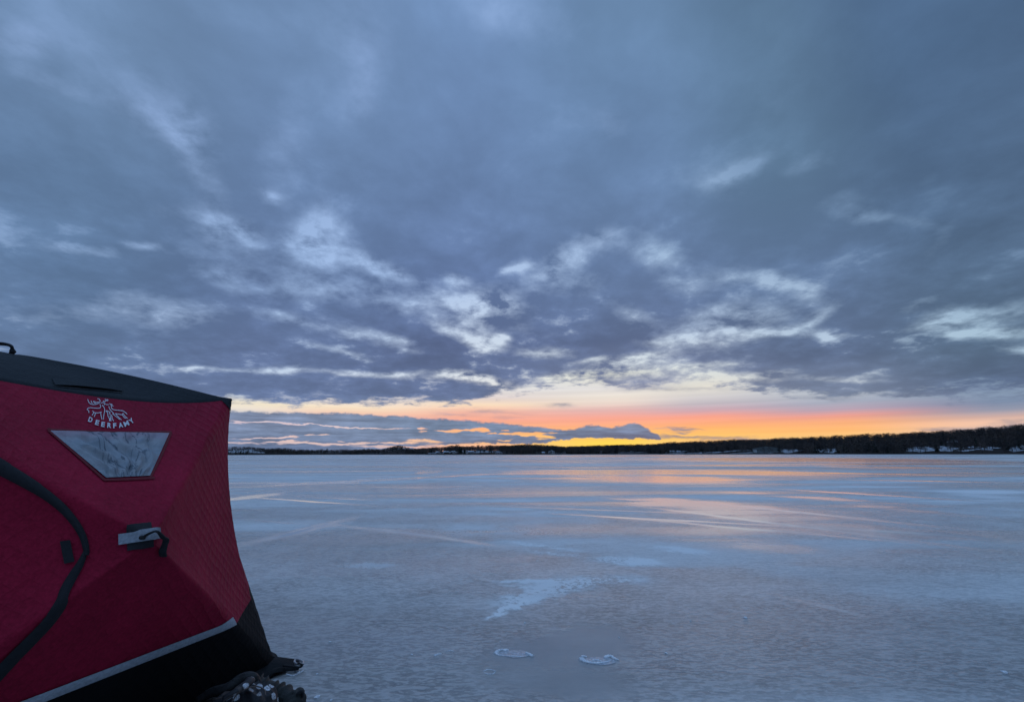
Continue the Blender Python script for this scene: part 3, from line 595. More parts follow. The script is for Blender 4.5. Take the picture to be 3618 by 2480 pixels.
# --- houses
m_white = simple_mat('white_siding', (.62,.64,.68), .8, .08, .3); m_cream = simple_mat('pale_siding', (.34,.35,.37), .8, .08, .3); m_grey = simple_mat('grey_metal_siding', (.155,.175,.175), .6, .1, .5)
m_brown = simple_mat('dark_siding', (.07,.06,.055), .85, .1, .4); m_roofsnow = simple_mat('snowy_roof', (.55,.6,.68), .95, .08, .5); m_dkroof = simple_mat('dark_roof', (.05,.05,.055), .9, .1, .4)
m_glass = simple_mat('dark_window', (.02,.025,.03), .2, .05, 1); m_pale = simple_mat('pale_door', (.62,.63,.64), .7, .05, 1)
def house(u, vb, wpx, hpx, roofpx, label, wall=m_white, roof=m_roofsnow, depth=8, gable=True, name='house', nwin=3, turn=0.0, door=m_brown, cat='house'):
    a, r, z = hill_point(u, vb); zc = r*math.cos(a)*cp; w_, h_, rf = wpx*zc/F, hpx*zc/F, roofpx*zc/F
    o = empty(name, (r*math.sin(a), r*math.cos(a), z-.3), -a+turn); tag(o, label, cat); o['_world'] = 0
    x = w_/2; d = depth
    MB().box(-x, x, -d/2, d/2, 0, h_+.3).build('wall', wall, o)
    m = MB(); e = .35; zb = h_+.302; ov = .18
    if gable == 'front':
        m.add([(-x-e,-d/2-e,zb),(x+e,-d/2-e,zb),(0,-d/2-e,zb+rf),(-x-e,d/2+e,zb),(x+e,d/2+e,zb),(0,d/2+e,zb+rf)], [(0,1,2),(5,4,3),(0,2,5,3),(2,1,4,5),(1,0,3,4)])
    elif gable:
        m.add([(-x-e,-d/2-e,zb),(x+e,-d/2-e,zb),(x+e,0,zb+rf),(-x-e,0,zb+rf),(-x-e,d/2+e,zb),(x+e,d/2+e,zb)], [(0,1,2,3),(3,2,5,4),(1,5,2),(0,3,4),(0,4,5,1)])
    else: m.box(-x-e, x+e, -d/2-e, d/2+e, zb, zb+max(rf, .4))
    ro = m.build('roof', roof, o)
    for k in range(nwin):
        xx = -x+w_*(k+1)/(nwin+1)+w_*.08; ww = min(.8, w_/(nwin+1)*.3)
        f_ = MB().box(xx-ww, xx+ww, -d/2-.06, -d/2-.003, h_*.42, h_*.82).build('window', m_glass, o)
    if door: MB().box(-x+w_*.08, -x+w_*.08+min(1.1, w_*.15), -d/2-.06, -d/2-.003, .02, min(2.3, h_*.8)).build('door', door, o)
    return o
house(2709,1598,86,14,6.5,'wide grey metal boathouse with a low gable and a white door on the snowy shore', m_grey, m_grey, 18, 'front', 'boathouse', 0, 0.0, None, 'boathouse')
a, r, z = hill_point(2709,1598); zc = r*math.cos(a)*cp; bh = bpy.data.objects['boathouse']
MB().box(-13.6, -10.2, -9.08, -9.003, .2, 3.6).build('door', m_pale, bh)
house(1949,1602,22,7,5,'white gabled lake house with snowy roof at the middle of the shore', m_white, m_roofsnow, 8, 'front', nwin=3)
house(1992,1601,16,6,4,'smaller white gabled lake house right of the larger one', m_white, m_roofsnow, 7, 'front', nwin=2)
house(1920,1603,10,4,3,'tiny pale shed left of the white gabled lake house', m_cream, m_roofsnow, 5, True, 'shed', 1, cat='shed')
house(2119,1601,16,4.5,3.5,'low white cottage among bare trees, left of the small pale cabin', m_white, m_roofsnow, 7, True, nwin=2)
house(2233,1598,14,4,3,'small pale cabin half hidden among bare trees', m_cream, m_roofsnow, 6, 'front', nwin=1)
house(2386,1598,34,3.5,2.5,'long low cottage with snowy roof and dark walls on the snowy shore', m_brown, m_roofsnow, 8, True, nwin=4)
house(1529,1604,12,3,3,'lowest snow covered hut at the left end of the village', m_cream, m_roofsnow, 5, 'front', 'hut', 1, cat='hut')
house(1547,1602,12,4.5,3,'pale cottage second from the left end of the village', m_cream, m_roofsnow, 7, True, nwin=2)
house(1561,1602,9,4,2.5,'small grey cottage third from the left end of the village', m_cream, m_dkroof, 6, 'front', nwin=1)
house(1577,1602,18,5,3.5,'dark cottage with broad snowy roof below the bushy tree', m_brown, m_roofsnow, 8, True, nwin=3)
house(1601,1601,14,5,2.5,'white cottage left of the tall dark spruce in the village', m_white, m_roofsnow, 7, True, nwin=2)
house(1635,1603,4,10,1,'narrow white tower among dark spruces in the village', m_white, m_roofsnow, 3, True, 'tower', 0, 0, None, 'tower')
house(1649,1603,7,11,2,'tall white house right of the narrow white tower', m_white, m_roofsnow, 6, 'front', nwin=1)
house(1664,1602,20,6,3,'grey house with light roof attached right of the tall white house', m_cream, m_roofsnow, 8, True, nwin=3)
house(1693,1590,18,3,2,'low grey building on the slope under the flat white building', m_cream, m_roofsnow, 8, True, nwin=3)
house(1707,1584,26,3.5,1,'flat roofed white building highest on the village hill', m_white, m_roofsnow, 9, False, nwin=4)
house(1763,1604,26,5,5,'snow roofed cottage by the shore right of the village centre', m_cream, m_roofsnow, 9, 'front', nwin=2)
house(1817,1600,14,5,3.5,'pale house hidden behind bare trees right of the village', m_cream, m_dkroof, 7, 'front', nwin=1)
house(3379,1545,8,3,3,'small pale house highest on the right hillside', m_cream, m_roofsnow, 5, 'front', nwin=1)
house(3366,1566,30,4,2.5,'wide dark house on the right hillside below the small pale house', m_brown, m_roofsnow, 8, True, nwin=3)
house(3446,1555,18,2.5,2,'dark house with snowy roof among the trees high on the right hill', m_brown, m_roofsnow, 6, True, nwin=2)
house(3443,1586,28,4,3,'dark house with bright snowy roof low on the right hillside', m_brown, m_roofsnow, 8, True, nwin=3)

# ------------------------------------------------------------------ ice fishing tent
#TENT
ANG = math.radians(160); SZ = 2.25
B = gnd(979, 2350); w = np.array([-math.sin(ANG), math.cos(ANG), 0]); n_in = np.array([w[1], -w[0], 0]); n_in = n_in if n_in[0] < 0 else -n_in
dg = (w+n_in)/math.sqrt(2); Nd = np.array([-dg[1], dg[0], 0])
T = onplane(818, 1410, B, Nd); Mm = onplane(831, 1890, B, Nd); ins = float(np.dot(T-B, dg)/math.sqrt(2)); TZ = float(T[2])
C0 = B + (w+n_in)*SZ/2; C0[2] = 0
Hh = onplane(538, 1905, B+w*SZ/2, w); bulge = float(-np.dot(Hh-B, n_in)); HZ = float(Hh[2])
print('TENT', 'ins', ins, 'TZ', TZ, 'bulge', bulge, 'HZ', HZ, 'proj H', proj(Hh))
APX = .001
for zz in np.linspace(1.7, 2.2, 200):
    q = proj((C0[0], C0[1], zz))
    if q[1] < 1246: APX = zz; break
print('apex', APX, proj((C0[0], C0[1], APX)))
# local frame: x = direction -w? use axes ex (towards B side), ey outward of the visible wall
ex, ey = -w, -n_in
def L2W(p): return C0 + ex*p[0] + ey*p[1] + np.array([0, 0, p[2]])
half = SZ/2; ht = half-ins
mdiag = float(np.dot(Mm-B, dg))/math.sqrt(2); MZ = float(Mm[2])
def corner_curve(sx, sy, k):
    """from ground to eave"""
    c = half; m_ = half-mdiag; t_ = ht
    pts = [(c, 0), (m_+.02, MZ*.55), (m_-.0, MZ), (t_+.01, (MZ+TZ)/2+.12), (t_, TZ)]
    # quadratic interpolation through ground, mid and top
    z0, z1, z2 = 0, MZ, TZ; f0, f1, f2 = c, m_, t_
    z = TZ*k; L0 = (z-z1)*(z-z2)/((z0-z1)*(z0-z2)); L1 = (z-z0)*(z-z2)/((z1-z0)*(z1-z2)); L2 = (z-z0)*(z-z1)/((z2-z0)*(z2-z1))
    q = f0*L0+f1*L1+f2*L2; return np.array([sx*q, sy*q, z])
EAVE_SAG, EAVE_IN = .08, .03
def eave(p, q, k):
    p, q = np.array(p, float), np.array(q, float); m = p*(1-k)+q*k; sg = 4*k*(1-k); m[2] -= EAVE_SAG*sg*(.15+1.25*k); c = m[:2]/max(np.linalg.norm(m[:2]), 1e-6); m[:2] -= (p[:2]+q[:2])/2/np.linalg.norm((p[:2]+q[:2])/2)*EAVE_IN*sg; return m
def polar_mesh(center, rim, nt, smooth_it=6, ease=1.0):
    N = len(rim); V = [np.array(center, float)]; 
    for j in range(1, nt+1):
        t = (j/nt)
        for q in rim: V.append(V[0]*(1-t)+np.array(q)*t)
    V = np.array(V); idx = lambda j, k: 1+(j-1)*N+(k % N)
    for it in range(smooth_it):
        W_ = V.copy()
        for j in range(1, nt):
            for k in range(N):
                inn = V[idx(j-1, k)] if j > 1 else V[0]
                W_[idx(j, k)] = .25*(V[idx(j, k-1)]+V[idx(j, k+1)]+inn+V[idx(j+1, k)])*.6 + V[idx(j, k)]*.4
        W_[0] = V[1:1+N].mean(0)*.5+V[0]*.5; V = W_
    Fc = [(0, idx(1, k), idx(1, k+1)) for k in range(N)]
    for j in range(1, nt):
        for k in range(N): Fc.append((idx(j, k), idx(j+1, k), idx(j+1, k+1), idx(j, k+1)))
    return V, Fc
def fabric(name, col, quilt=.0, rough=.75, weave=.25, sheen=.0):
    m, s, b = new_mat(name); uvn = s.node('ShaderNodeTexCoord').outputs['UV']; obj = s.node('ShaderNodeTexCoord').outputs['Object']
    u_, v_, _ = s.sep(uvn)
    nz = s.noise(obj, 3.0, 5, .6); n2 = s.noise(obj, 95, 3, .6)
    f = s.mapr(s.math('ADD', s.math('MULTIPLY', nz, .5), s.math('MULTIPLY', n2, .5)), .36, .64, .74, 1.28, False)
    s.put(b.inputs['Base Color'], s.mix(1.0, col, s.comb(f, f, f), 'MULTIPLY')); b.inputs['Roughness'].default_value = rough
    b.inputs['Sheen Weight'].default_value = sheen; b.inputs['Specular IOR Level'].default_value = .14
    P = 2*math.pi/.062
    wob = s.math('MULTIPLY', s.noise(obj, 5, 3, .5), 3.0)
    a1_ = s.math('ABSOLUTE', s.math('SINE', s.math('ADD', s.math('MULTIPLY', s.math('ADD', u_, v_), P/2), wob)))
    a2_ = s.math('ABSOLUTE', s.math('SINE', s.math('ADD', s.math('MULTIPLY', s.math('SUBTRACT', u_, v_), P/2), wob)))
    q = s.math('POWER', s.math('MULTIPLY', a1_, a2_), .5)
    wr = s.noise(s.mapping(obj, rot=(0,0,0), sc=(1,1,1)), 9, 4, .55, .6)
    hgt = s.math('ADD', s.math('MULTIPLY', q, s.mapr(s.math('ABSOLUTE', u_), .2, .6, quilt*.3, quilt)), s.math('ADD', s.math('MULTIPLY', wr, 1.6), s.math('MULTIPLY', n2, weave)))
    bn = s.node('ShaderNodeBump'); bn.inputs['Strength'].default_value = .75; bn.inputs['Distance'].default_value = .0085
    s.put(bn.inputs['Height'], hgt); s.l.new(bn.outputs[0], b.inputs['Normal']); return m
m_red = fabric('red_quilted_fabric', (.30,.010,.037), 1.0)
m_blk = fabric('black_skirt_fabric', (.006,.0065,.008), .5, .85)
m_roof = fabric('charcoal_roof_fabric', (.024,.029,.034), .35, .8)
m_strap = simple_mat('black_webbing', (.011,.012,.016), .8, .2, 60, .3, 300)
m_silver = fabric('reflective_tape', (.40,.43,.48), .5, .5)
m_logo = simple_mat('white_print', (.70,.73,.80), .7, .08, 60)
tent = empty('ice_fishing_tent', (float(C0[0]), float(C0[1]), 0)); tag(tent, 'red and black pop-up ice fishing tent standing on the lake ice at the left', 'tent')
def wall_rim(sgn_side):
    """rim in local frame for the wall with outward +y, x from -half..half"""
    N = 44; rim = []
    for k in range(N): rim.append(np.array([half*(1-2*k/N), half, 0]) )                 # bottom, x + -> -
    for k in range(N): q = corner_curve(-1, 1, k/N); rim.append(q)                       # left edge up
    for k in range(N): rim.append(eave((-ht, ht, TZ), (ht, ht, TZ), k/N))                # eave - -> +
    for k in range(N): q = corner_curve(1, 1, 1-k/N); rim.append(q)                      # right edge down
    return rim
def rotz(p, a): c, s_ = math.cos(a), math.sin(a); return np.array([p[0]*c-p[1]*s_, p[0]*s_+p[1]*c, p[2]])
BAND_Z = .405
walls = []; bvh_wall = None
for i in range(4):
    rim = wall_rim(0); bl = bulge if i == 0 else min(bulge, .30)
    V, Fc = polar_mesh((float(np.dot(Hh-C0, ex)) if i == 0 else 0, half+bl, HZ), rim, 34, 7)
    # small puckers of the stretched cloth along the corner seams
    for j in range(len(V)):
        x_, y_, z_ = V[j]; e_ = np.clip((abs(x_)-.55)/.4, 0, 1)
        V[j][1] += .0022*e_*math.sin(z_*62+x_*16)
    UV = V[:, [0, 2]]
    Wd = np.array([L2W(rotz(p, i*math.pi/2)) for p in V])
    bm = bmesh.new(); vs = [bm.verts.new(p) for p in Wd]; uvl = bm.loops.layers.uv.new('UVMap')
    for f_ in Fc:
        ff = bm.faces.new([vs[k] for k in f_])
        for lp, k in zip(ff.loops, f_): lp[uvl].uv = UV[k]
        ff.smooth = True
    bm.normal_update()
    if i == 0: bvh_wall = BVHTree.FromBMesh(bm)
    for nm, mat, inner, outer in (('wall', m_red, True, False), ('skirt', m_blk, False, True)):
        b2 = bm.copy(); geom = list(b2.verts)+list(b2.edges)+list(b2.faces)
        bmesh.ops.bisect_plane(b2, geom=geom, plane_co=(0,0,BAND_Z), plane_no=(0,0,1), clear_inner=inner, clear_outer=outer)
        me = bpy.data.meshes.new(nm); b2.to_mesh(me); b2.free(); me.materials.append(mat)
        me.transform(Matrix.Translation(-Vector(tent.location)))
        ob = bpy.data.objects.new(nm, me); COL.objects.link(ob); ob.parent = tent
        if nm == 'wall':
            walls.append(ob)
    bm.free()
wall0 = walls[0]; wall0['label'] = 'red wall panel with the logo, clear window and dark zipped door'
# roof
N = 40; rim = []
cs = [(ht, ht), (-ht, ht), (-ht, -ht), (ht, -ht)]
for i in range(4):
    p, q = cs[i], cs[(i+1) % 4]
    for k in range(N): rim.append(eave((*q, TZ+.004), (*p, TZ+.004), 1-k/N))
V, Fc = polar_mesh((0, 0, APX), rim, 24, 4)
Vw = []
for p in V:
    rr = max(abs(p[0]), abs(p[1]))/ht; p[2] += .018*math.sin(math.pi*min(rr, 1))*min(1, 1); Vw.append(L2W(p))
NR = len(rim); st_ = len(Vw)-NR; uvr = [tuple(q[:2]) for q in V]
for k in range(NR):                                  # hem folded over the wall
    q = V[st_+k]; d_ = np.array([q[0], q[1], 0])/np.linalg.norm(q[:2]); Vw.append(L2W(q+d_*.007-np.array([0, 0, .016]))); uvr.append(tuple(q[:2]))
Fc = list(Fc)+[(st_+k, st_+NR+k, st_+NR+(k+1) % NR, st_+(k+1) % NR) for k in range(NR)]
roof = mesh_obj('roof', Vw, Fc, m_roof, tent, True, uv=uvr)
bvh_roof = BVHTree.FromPolygons([Vector(map(float, p)) for p in Vw], Fc)
def hit(u, v, bvh, off=.004):
    d = ray(u, v); loc, nor, idx, dist_ = bvh.ray_cast(Vector(map(float, O)), Vector(map(float, d)))
    if loc is None:
        for r_ in (2, 4, 7, 11, 16, 24):
            for du, dv in ((-1,0),(0,1),(-1,1),(1,0),(0,-1)):
                loc, nor, idx, dist_ = bvh.ray_cast(Vector(map(float, O)), Vector(map(float, ray(u+du*r_, v+dv*r_))))
                if loc is not None: break
            if loc is not None: break
        if loc is None: return None
    if nor.dot(Vector(map(float, d))) > 0: nor = -nor
    return np.array(loc + nor*off)
def patch(name, quad, mat, bvh, parent, nu=12, nv=12, off=.004, lift=None, thick=.003, smooth=True):
    """cloth patch sewn on: four survey corners (tl, tr, br, bl)"""
    tl, tr, br, bl = [np.array(q, float) for q in quad]; V = []; uv = []
    for j in range(nv+1):
        for i in range(nu+1):
            s_, t_ = i/nu, j/nv; q = (tl*(1-s_)+tr*s_)*(1-t_)+(bl*(1-s_)+br*s_)*t_; o_ = off + (lift(s_, t_) if lift else 0)
            h_ = hit(q[0], q[1], bvh, o_); kq = 0
            mid = (tl+tr+br+bl)/4
            while h_ is None and kq < 40: kq += 1; q = q*.97+mid*.03; h_ = hit(q[0], q[1], bvh, o_)
            V.append(h_); uv.append((s_*.5, 1-t_*.5))
    Fc = [(j*(nu+1)+i, (j+1)*(nu+1)+i, (j+1)*(nu+1)+i+1, j*(nu+1)+i+1) for j in range(nv) for i in range(nu)]
    return mesh_obj(name, V, Fc, mat, parent, smooth, uv=uv)
def band(name, pts, widths, mat, bvh, parent, off=.006, n=8, across=4, puff=0.0, endcap=True):
    P = smooth_line([(*p, w_) for p, w_ in zip(pts, widths)], n); V = []; K = across+1; rows = 0; uv = []; Ld = 0
    for i, q in enumerate(P):
        a_ = P[max(i-1, 0)]; b_ = P[min(i+1, len(P)-1)]; t = (b_-a_)[:2]; t = t/np.linalg.norm(t); nn_ = np.array([-t[1], t[0]]); row = []
        for k in range(K):
            c = k/across-.5; hh = hit(q[0]+nn_[0]*q[2]*c, q[1]+nn_[1]*q[2]*c, bvh, off+puff*(1-4*c*c))
            row.append(hh)
        if any(x is None for x in row): continue
        V += row; uv += [(k/across*.06, i*.02) for k in range(K)]; rows += 1
    Fc = [(r*K+k, r*K+k+1, (r+1)*K+k+1, (r+1)*K+k) for r in range(rows-1) for k in range(across)]
    return mesh_obj(name, V, Fc, mat, parent, True, uv=uv)
# door: dark zip flap + tab (on the visible wall)
zf = band('zipper_flap', [(-330,1500),(-200,1545),(-90,1600),(0,1650),(75,1692),(150,1738),(213,1786),(262,1840),(292,1890),(305,1935),(306,1962)], [60,60,58,52,46,38,34,30,27,24,20], m_strap, bvh_wall, wall0, .006, 8, 5, .009)
zf['label'] = 'upper curve of the black zip flap round the door'
zf2 = band('zipper_flap', [(303,1950),(285,1992),(262,2030),(232,2085),(214,2132),(172,2190),(110,2255),(50,2315),(0,2368),(-60,2430),(-140,2510)], [16,26,32,36,36,38,40,42,44,48,52], m_strap, bvh_wall, wall0, .007, 8, 5, .008)
zf2['label'] = 'lower run of the black zip flap round the door'
patch('door_tab', [(213,1912),(250,1907),(265,1984),(229,1992)], m_strap, bvh_wall, wall0, 4, 6, .008)
# window
m_win, s, b = new_mat('wrinkled_clear_window'); uvn = s.node('ShaderNodeTexCoord').outputs['UV']
wv = s.noise(s.mapping(uvn, sc=(14,3.2,1)), 1.0, 5, .56, 1.0); w2_ = s.noise(s.mapping(uvn, rot=(0,0,.5), sc=(7,8,1)), 1.0, 5, .6, 1.0)
cre = s.mapr(s.math('ABSOLUTE', s.math('SUBTRACT', wv, .5)), 0, .05, 1, 0); cre = s.math('MULTIPLY', cre, s.mapr(w2_, .36, .46, 0, 1))
ux, uy, _ = s.sep(uvn)
cre = s.math('MULTIPLY', cre, s.math('MULTIPLY', s.mapr(ux, .08, .16, 0, 1), s.mapr(ux, .46, .38, 0, 1)))
basec = s.mix(s.mapr(s.math('ADD', uy, s.math('MULTIPLY', w2_, .12)), .93, 1.03, 0, 1), (.27,.29,.32), (.32,.23,.28))
s.put(b.inputs['Base Color'], s.mix(s.math('MULTIPLY', cre, 1.0), s.mix(s.mapr(w2_, .4, .65, 0, .45), basec, (.20,.27,.34)), (.04,.065,.10)))  # shade in the window folds painted in as dark crease lines
b.inputs['Roughness'].default_value = .38; b.inputs['Specular IOR Level'].default_value = .5
bn = s.node('ShaderNodeBump'); bn.inputs['Strength'].default_value = .7; bn.inputs['Distance'].default_value = .012; s.put(bn.inputs['Height'], s.math('ADD', wv, w2_)); s.l.new(bn.outputs[0], b.inputs['Normal'])
m_trim = simple_mat('dark_red_binding', (.16,.006,.014), .8, .15, 50)
def wrk(s_, t_): e_ = min(s_, 1-s_, t_, 1-t_); return .007*min(1, e_*8)*(1+math.sin(s_*31+3*math.sin(t_*7))*.9+math.sin(s_*13-t_*17)*.7)
win = patch('window', [(174,1524),(597,1532),(528,1683),(372,1690)], m_win, bvh_wall, wall0, 60, 30, .006, wrk)
for pts in ([(166,1519),(380,1529),(604,1528)], [(604,1529),(572,1605),(530,1690)], [(545,1690),(450,1695),(366,1697)], [(368,1698),(270,1610),(168,1521)]):
    band('window_binding', pts, [8]*3, m_trim, bvh_wall, win, .0045, 6, 2, .002)
# reflective strip above the skirt
def contour(u, z):
    lo_, hi_ = 2050., 2900.
    for _ in range(24):
        m_ = (lo_+hi_)/2; h_ = hit(u, m_, bvh_wall, 0)
        if h_ is None or h_[2] < z: hi_ = m_
        else: lo_ = m_
    return (lo_+hi_)/2
sp_, sw_ = [], []
for u_ in (826, 780, 715, 650, 580, 510, 430, 350, 270, 190, 110, 30, -50):
    va, vb_ = contour(u_, BAND_Z-.002), contour(u_, BAND_Z+.038); sp_.append((u_, (va+vb_)/2)); sw_.append(abs(va-vb_)*.92)
band('reflective_strip', sp_, sw_, m_silver, bvh_wall, wall0, .006, 6, 3, .002)
# dark cap where the roof cloth wraps the corner
patch('corner_cap', [(778,1411),(817.5,1411),(816.2,1462),(808,1443)], m_roof, bvh_wall, wall0, 8, 8, .005)
# hub patch, tape and pull strap
hub = patch('hub_patch', [(447,1856),(532,1847),(541,1930),(450,1947)], m_strap, bvh_wall, wall0, 8, 8, .006)
tape = patch('hub_tape', [(420,1886),(558,1866),(559,1904),(420,1925)], m_silver, bvh_wall, wall0, 14, 5, .011)
toC = -ray(520, 1900)
def off_pts(lst): return [hit(u, v, bvh_wall, o_) for u, v, o_ in lst]
st = smooth_line(off_pts([(500,1898,.008),(512,1890,.035),(528,1890,.05),(543,1904,.045),(554,1922,.035),(563,1941,.022),(571,1958,.012)]), 5)
MB().tube(st, np.interp(np.linspace(0, 1, len(st)), [0,.3,.5,1], [.009,.010,.014,.016]), 8, .45).build('pull_strap', m_strap, wall0, True)
MB().tube(off_pts([(497,1898,.006),(503,1898,.02)]), [.009,.008], 10).build('hub_knob', m_strap, wall0, True)
# plain hub straps for the hidden sides
for i in (1, 2, 3):
    pc = L2W(rotz((0, half+.30, HZ), i*math.pi/2)); nrm = L2W(rotz((0, half+.40, HZ), i*math.pi/2))-pc
    MB().tube([pc-nrm*.3, pc+nrm*.35, pc+nrm*.45+np.array([0,0,-.06]), pc+nrm*.2+np.array([0,0,-.14])], [.01,.01,.014,.016], 8, .5).build('pull_strap', m_strap, walls[i], True)
# logo
K_ = 4.685
def lc(x, y): return (x/K_+280, y/K_+1380)
logo = MB()
def stroke(pts, wpx=2.3):
    P = smooth_line([lc(*p) for p in pts], 4) if len(pts) > 2 else [np.array(lc(*p)) for p in pts]
    V = []; 
    for i, q in enumerate(P):
        t = P[min(i+1, len(P)-1)]-P[max(i-1, 0)]; t = t/(np.linalg.norm(t)+1e-9); nn_ = np.array([-t[1], t[0]])*wpx/2
        V.append(hit(*(q+nn_), bvh_wall, .005)); V.append(hit(*(q-nn_), bvh_wall, .005))
    logo.add(V, [(2*i, 2*i+1, 2*i+3, 2*i+2) for i in range(len(P)-1)])
for st_ in [[(130,155),(150,205),(185,235),(245,240),(310,220),(335,190),(325,155),(290,145)],[(185,180),(205,225)],[(225,182),(238,210),(262,222)],[(240,190),(275,208),(312,195)],
  [(385,180),(408,196),(432,178),(448,160),(468,166),(450,180),(415,150)],[(345,215),(385,210),(410,225),(402,250)],[(410,226),(440,242),(480,240)],
  [(330,235),(345,265),(335,296),(300,303),(240,300),(160,295),(120,320),(145,345),(150,380)],[(370,250),(400,290),(412,340),(398,410),(390,490)],[(345,372),(352,430),(368,490)],
  [(210,345),(240,375),(300,380),(360,368)],[(232,372),(200,425)],[(260,385),(238,445)],[(480,270),(492,310),(522,350)],[(490,225),(520,250),(522,290),(555,325),(640,338),(710,345),(750,370),(785,400)],
  [(510,232),(540,242)],[(528,256),(556,270)],[(522,350),(570,400)],[(540,395),(600,440),(660,490)],[(590,392),(640,450),(690,495)],[(590,390),(650,402),(700,410),(715,388),(745,430),(792,470)],[(705,410),(735,455),(770,470)],
  [(430,345),(460,380),(465,430),(490,480),(490,515)],[(440,340),(500,370),(490,392),(530,430),(536,470),(560,515)],[(490,440),(510,442),(516,515)],[(500,462),(502,515)]]:
    stroke(st_)
logo.build('deer_logo', m_logo, wall0)
letters = MB()
def letter(ch, cx, cy, rot, hgt_, wid):
    cu = bpy.data.curves.new('glyph', 'FONT'); cu.body = ch; cu.offset = .035; cu.resolution_u = 3; to = bpy.data.objects.new('glyph', cu)
    COL.objects.link(to); dgp = bpy.context.evaluated_depsgraph_get(); me = to.evaluated_get(dgp).to_mesh()
    vs = np.array([v.co[:2] for v in me.vertices]); fs_ = [tuple(p.vertices) for p in me.polygons]
    mn, mx = vs.min(0), vs.max(0); vs = (vs-(mn+mx)/2)/(mx-mn)*np.array([wid, hgt_]); c, s_ = math.cos(rot), math.sin(rot)
    V = []
    for x, y in vs:
        X, Y = x, -y; V.append(hit(*lc(cx+X*c-Y*s_, cy+X*s_+Y*c), bvh_wall, .005))
    letters.add(V, fs_); to.evaluated_get(dgp).to_mesh_clear(); bpy.data.objects.remove(to); bpy.data.curves.remove(cu)
for ch, cx, cy, rd, wd in [('D',176,492,20,66),('E',287,540,15,60),('E',384,570,10,60),('R',488,586,5,66),('F',578,590,-2,54),('A',678,582,-10,74),('M',770,556,-22,84),('Y',856,512,-38,74)]:
    letter(ch, cx, cy, math.radians(rd), 84, wd)
letters.build('lettering', m_logo, wall0)
# roof details
def vlift(s_, t_): return .011*t_*math.sin(math.pi*min(max(s_, .02), .98))**.4
vent = patch('roof_vent', [(182,1338),(420,1352),(433,1386),(192,1364)], m_roof, bvh_roof, roof, 20, 6, .004, vlift)
band('vent_slit_shade', [(186,1363),(250,1370),(330,1376),(400,1382),(432,1386)], [4,7,7,9,10], m_strap, bvh_roof, vent, .003, 5, 2)  # black strip standing in for the shade under the vent flap
ap = L2W((0, 0, APX+.03)); zcA = float(np.dot(ap-O, (0, cp, sp)))
def at_depth(u, v, zc=zcA): d = ray(u, v); return O + d*(zc/float(np.dot(d, (0, cp, sp))))
st = smooth_line([at_depth(*q) for q in [(-190,1262),(-150,1228),(-90,1206),(-20,1213),(18,1216),(38,1222),(43,1232),(40,1247)]], 5)
MB().tube(st, np.interp(np.linspace(0, 1, len(st)), [0,.15,.6,.85,1], [.012,.016,.018,.014,.009]), 8, .5).build('roof_pull_strap', m_strap, roof, True)
MB().tube([at_depth(42,1236), at_depth(46,1243), at_depth(40,1250)], [.012,.014,.012], 8).build('strap_end', m_strap, roof, True)
# snow flap on the ice round the tent, corner tie with buckle
m_flap = fabric('black_snow_flap', (.017,.018,.020), .2, .8)
V = []; Fc = []; per = []
for i in range(4):
    p, q = np.array([(half, half), (-half, half), (-half, -half), (half, -half)][i]), np.array([(-half, half), (-half, -half), (half, -half), (half, half)][i])
    for k in range(36): per.append(p*(1-k/36)+q*k/36)
for i, p in enumerate(per):
    nrm = p/np.max(np.abs(p)); o_ = p.copy()
    kx = (i % 36)/36; wdt = .10+.02*math.sin(i*1.7)+.015*math.sin(i*.6)
    e_ = np.where(np.abs(p) >= half-.02, np.sign(p), 0)
    V.append(L2W((p[0]*.99, p[1]*.99, .05))); V.append(L2W((*(p+e_*wdt*.5), .028+.012*math.sin(i*2.1)))); V.append(L2W((*(p+e_*wdt), .006+.004*math.sin(i*1.3))))
M_ = len(per)
for i in range(M_):
    j = (i+1) % M_
    for k in range(2): Fc.append((3*i+k, 3*j+k, 3*j+k+1, 3*i+k+1))
mesh_obj('snow_flap', V, Fc, m_flap, tent, True)
tie0, tie1 = gnd(968, 2352, .06), gnd(1058, 2350, .02)
P = [np.array(gnd(955,2362,.05)), gnd(990,2352,.05), gnd(1020,2352,.035), gnd(1045,2351,.03), gnd(1062,2349,.03)]
V = []; wds = [.07,.034,.022,.018,.016]
side = np.array([.25, 1, 0]); side = side/np.linalg.norm(side)
for p, wd_ in zip(P, wds):
    for k in (-1, -.4, .4, 1): V.append(p+side*wd_*k+np.array([0,0,-.02*abs(k)]))
tie = mesh_obj('corner_tie', V, [(i*4+k, i*4+k+1, i*4+k+5, i*4+k+4) for i in range(4) for k in range(3)], m_flap, tent, True)
MB().tube(smooth_line([gnd(1000,2350,.05), gnd(1030,2353,.045), gnd(1058,2356,.04), gnd(1068,2348,.05), gnd(1052,2342,.055)], 4), .006, 6).build('tie_webbing', m_strap, tent, True)
m_steel = simple_mat('grey_steel', (.5,.5,.52), .4, .15, 60, metal=.6)
bz = [(1044,2329),(1062,2331),(1071,2337),(1071,2346),(1062,2347),(1044,2343),(1040,2336),(1044,2329)]
MB().tube([np.array(gnd(u, v, .05)) for u, v in bz], .0065, 6).build('buckle', m_steel, tent, True)
#ENDTENT

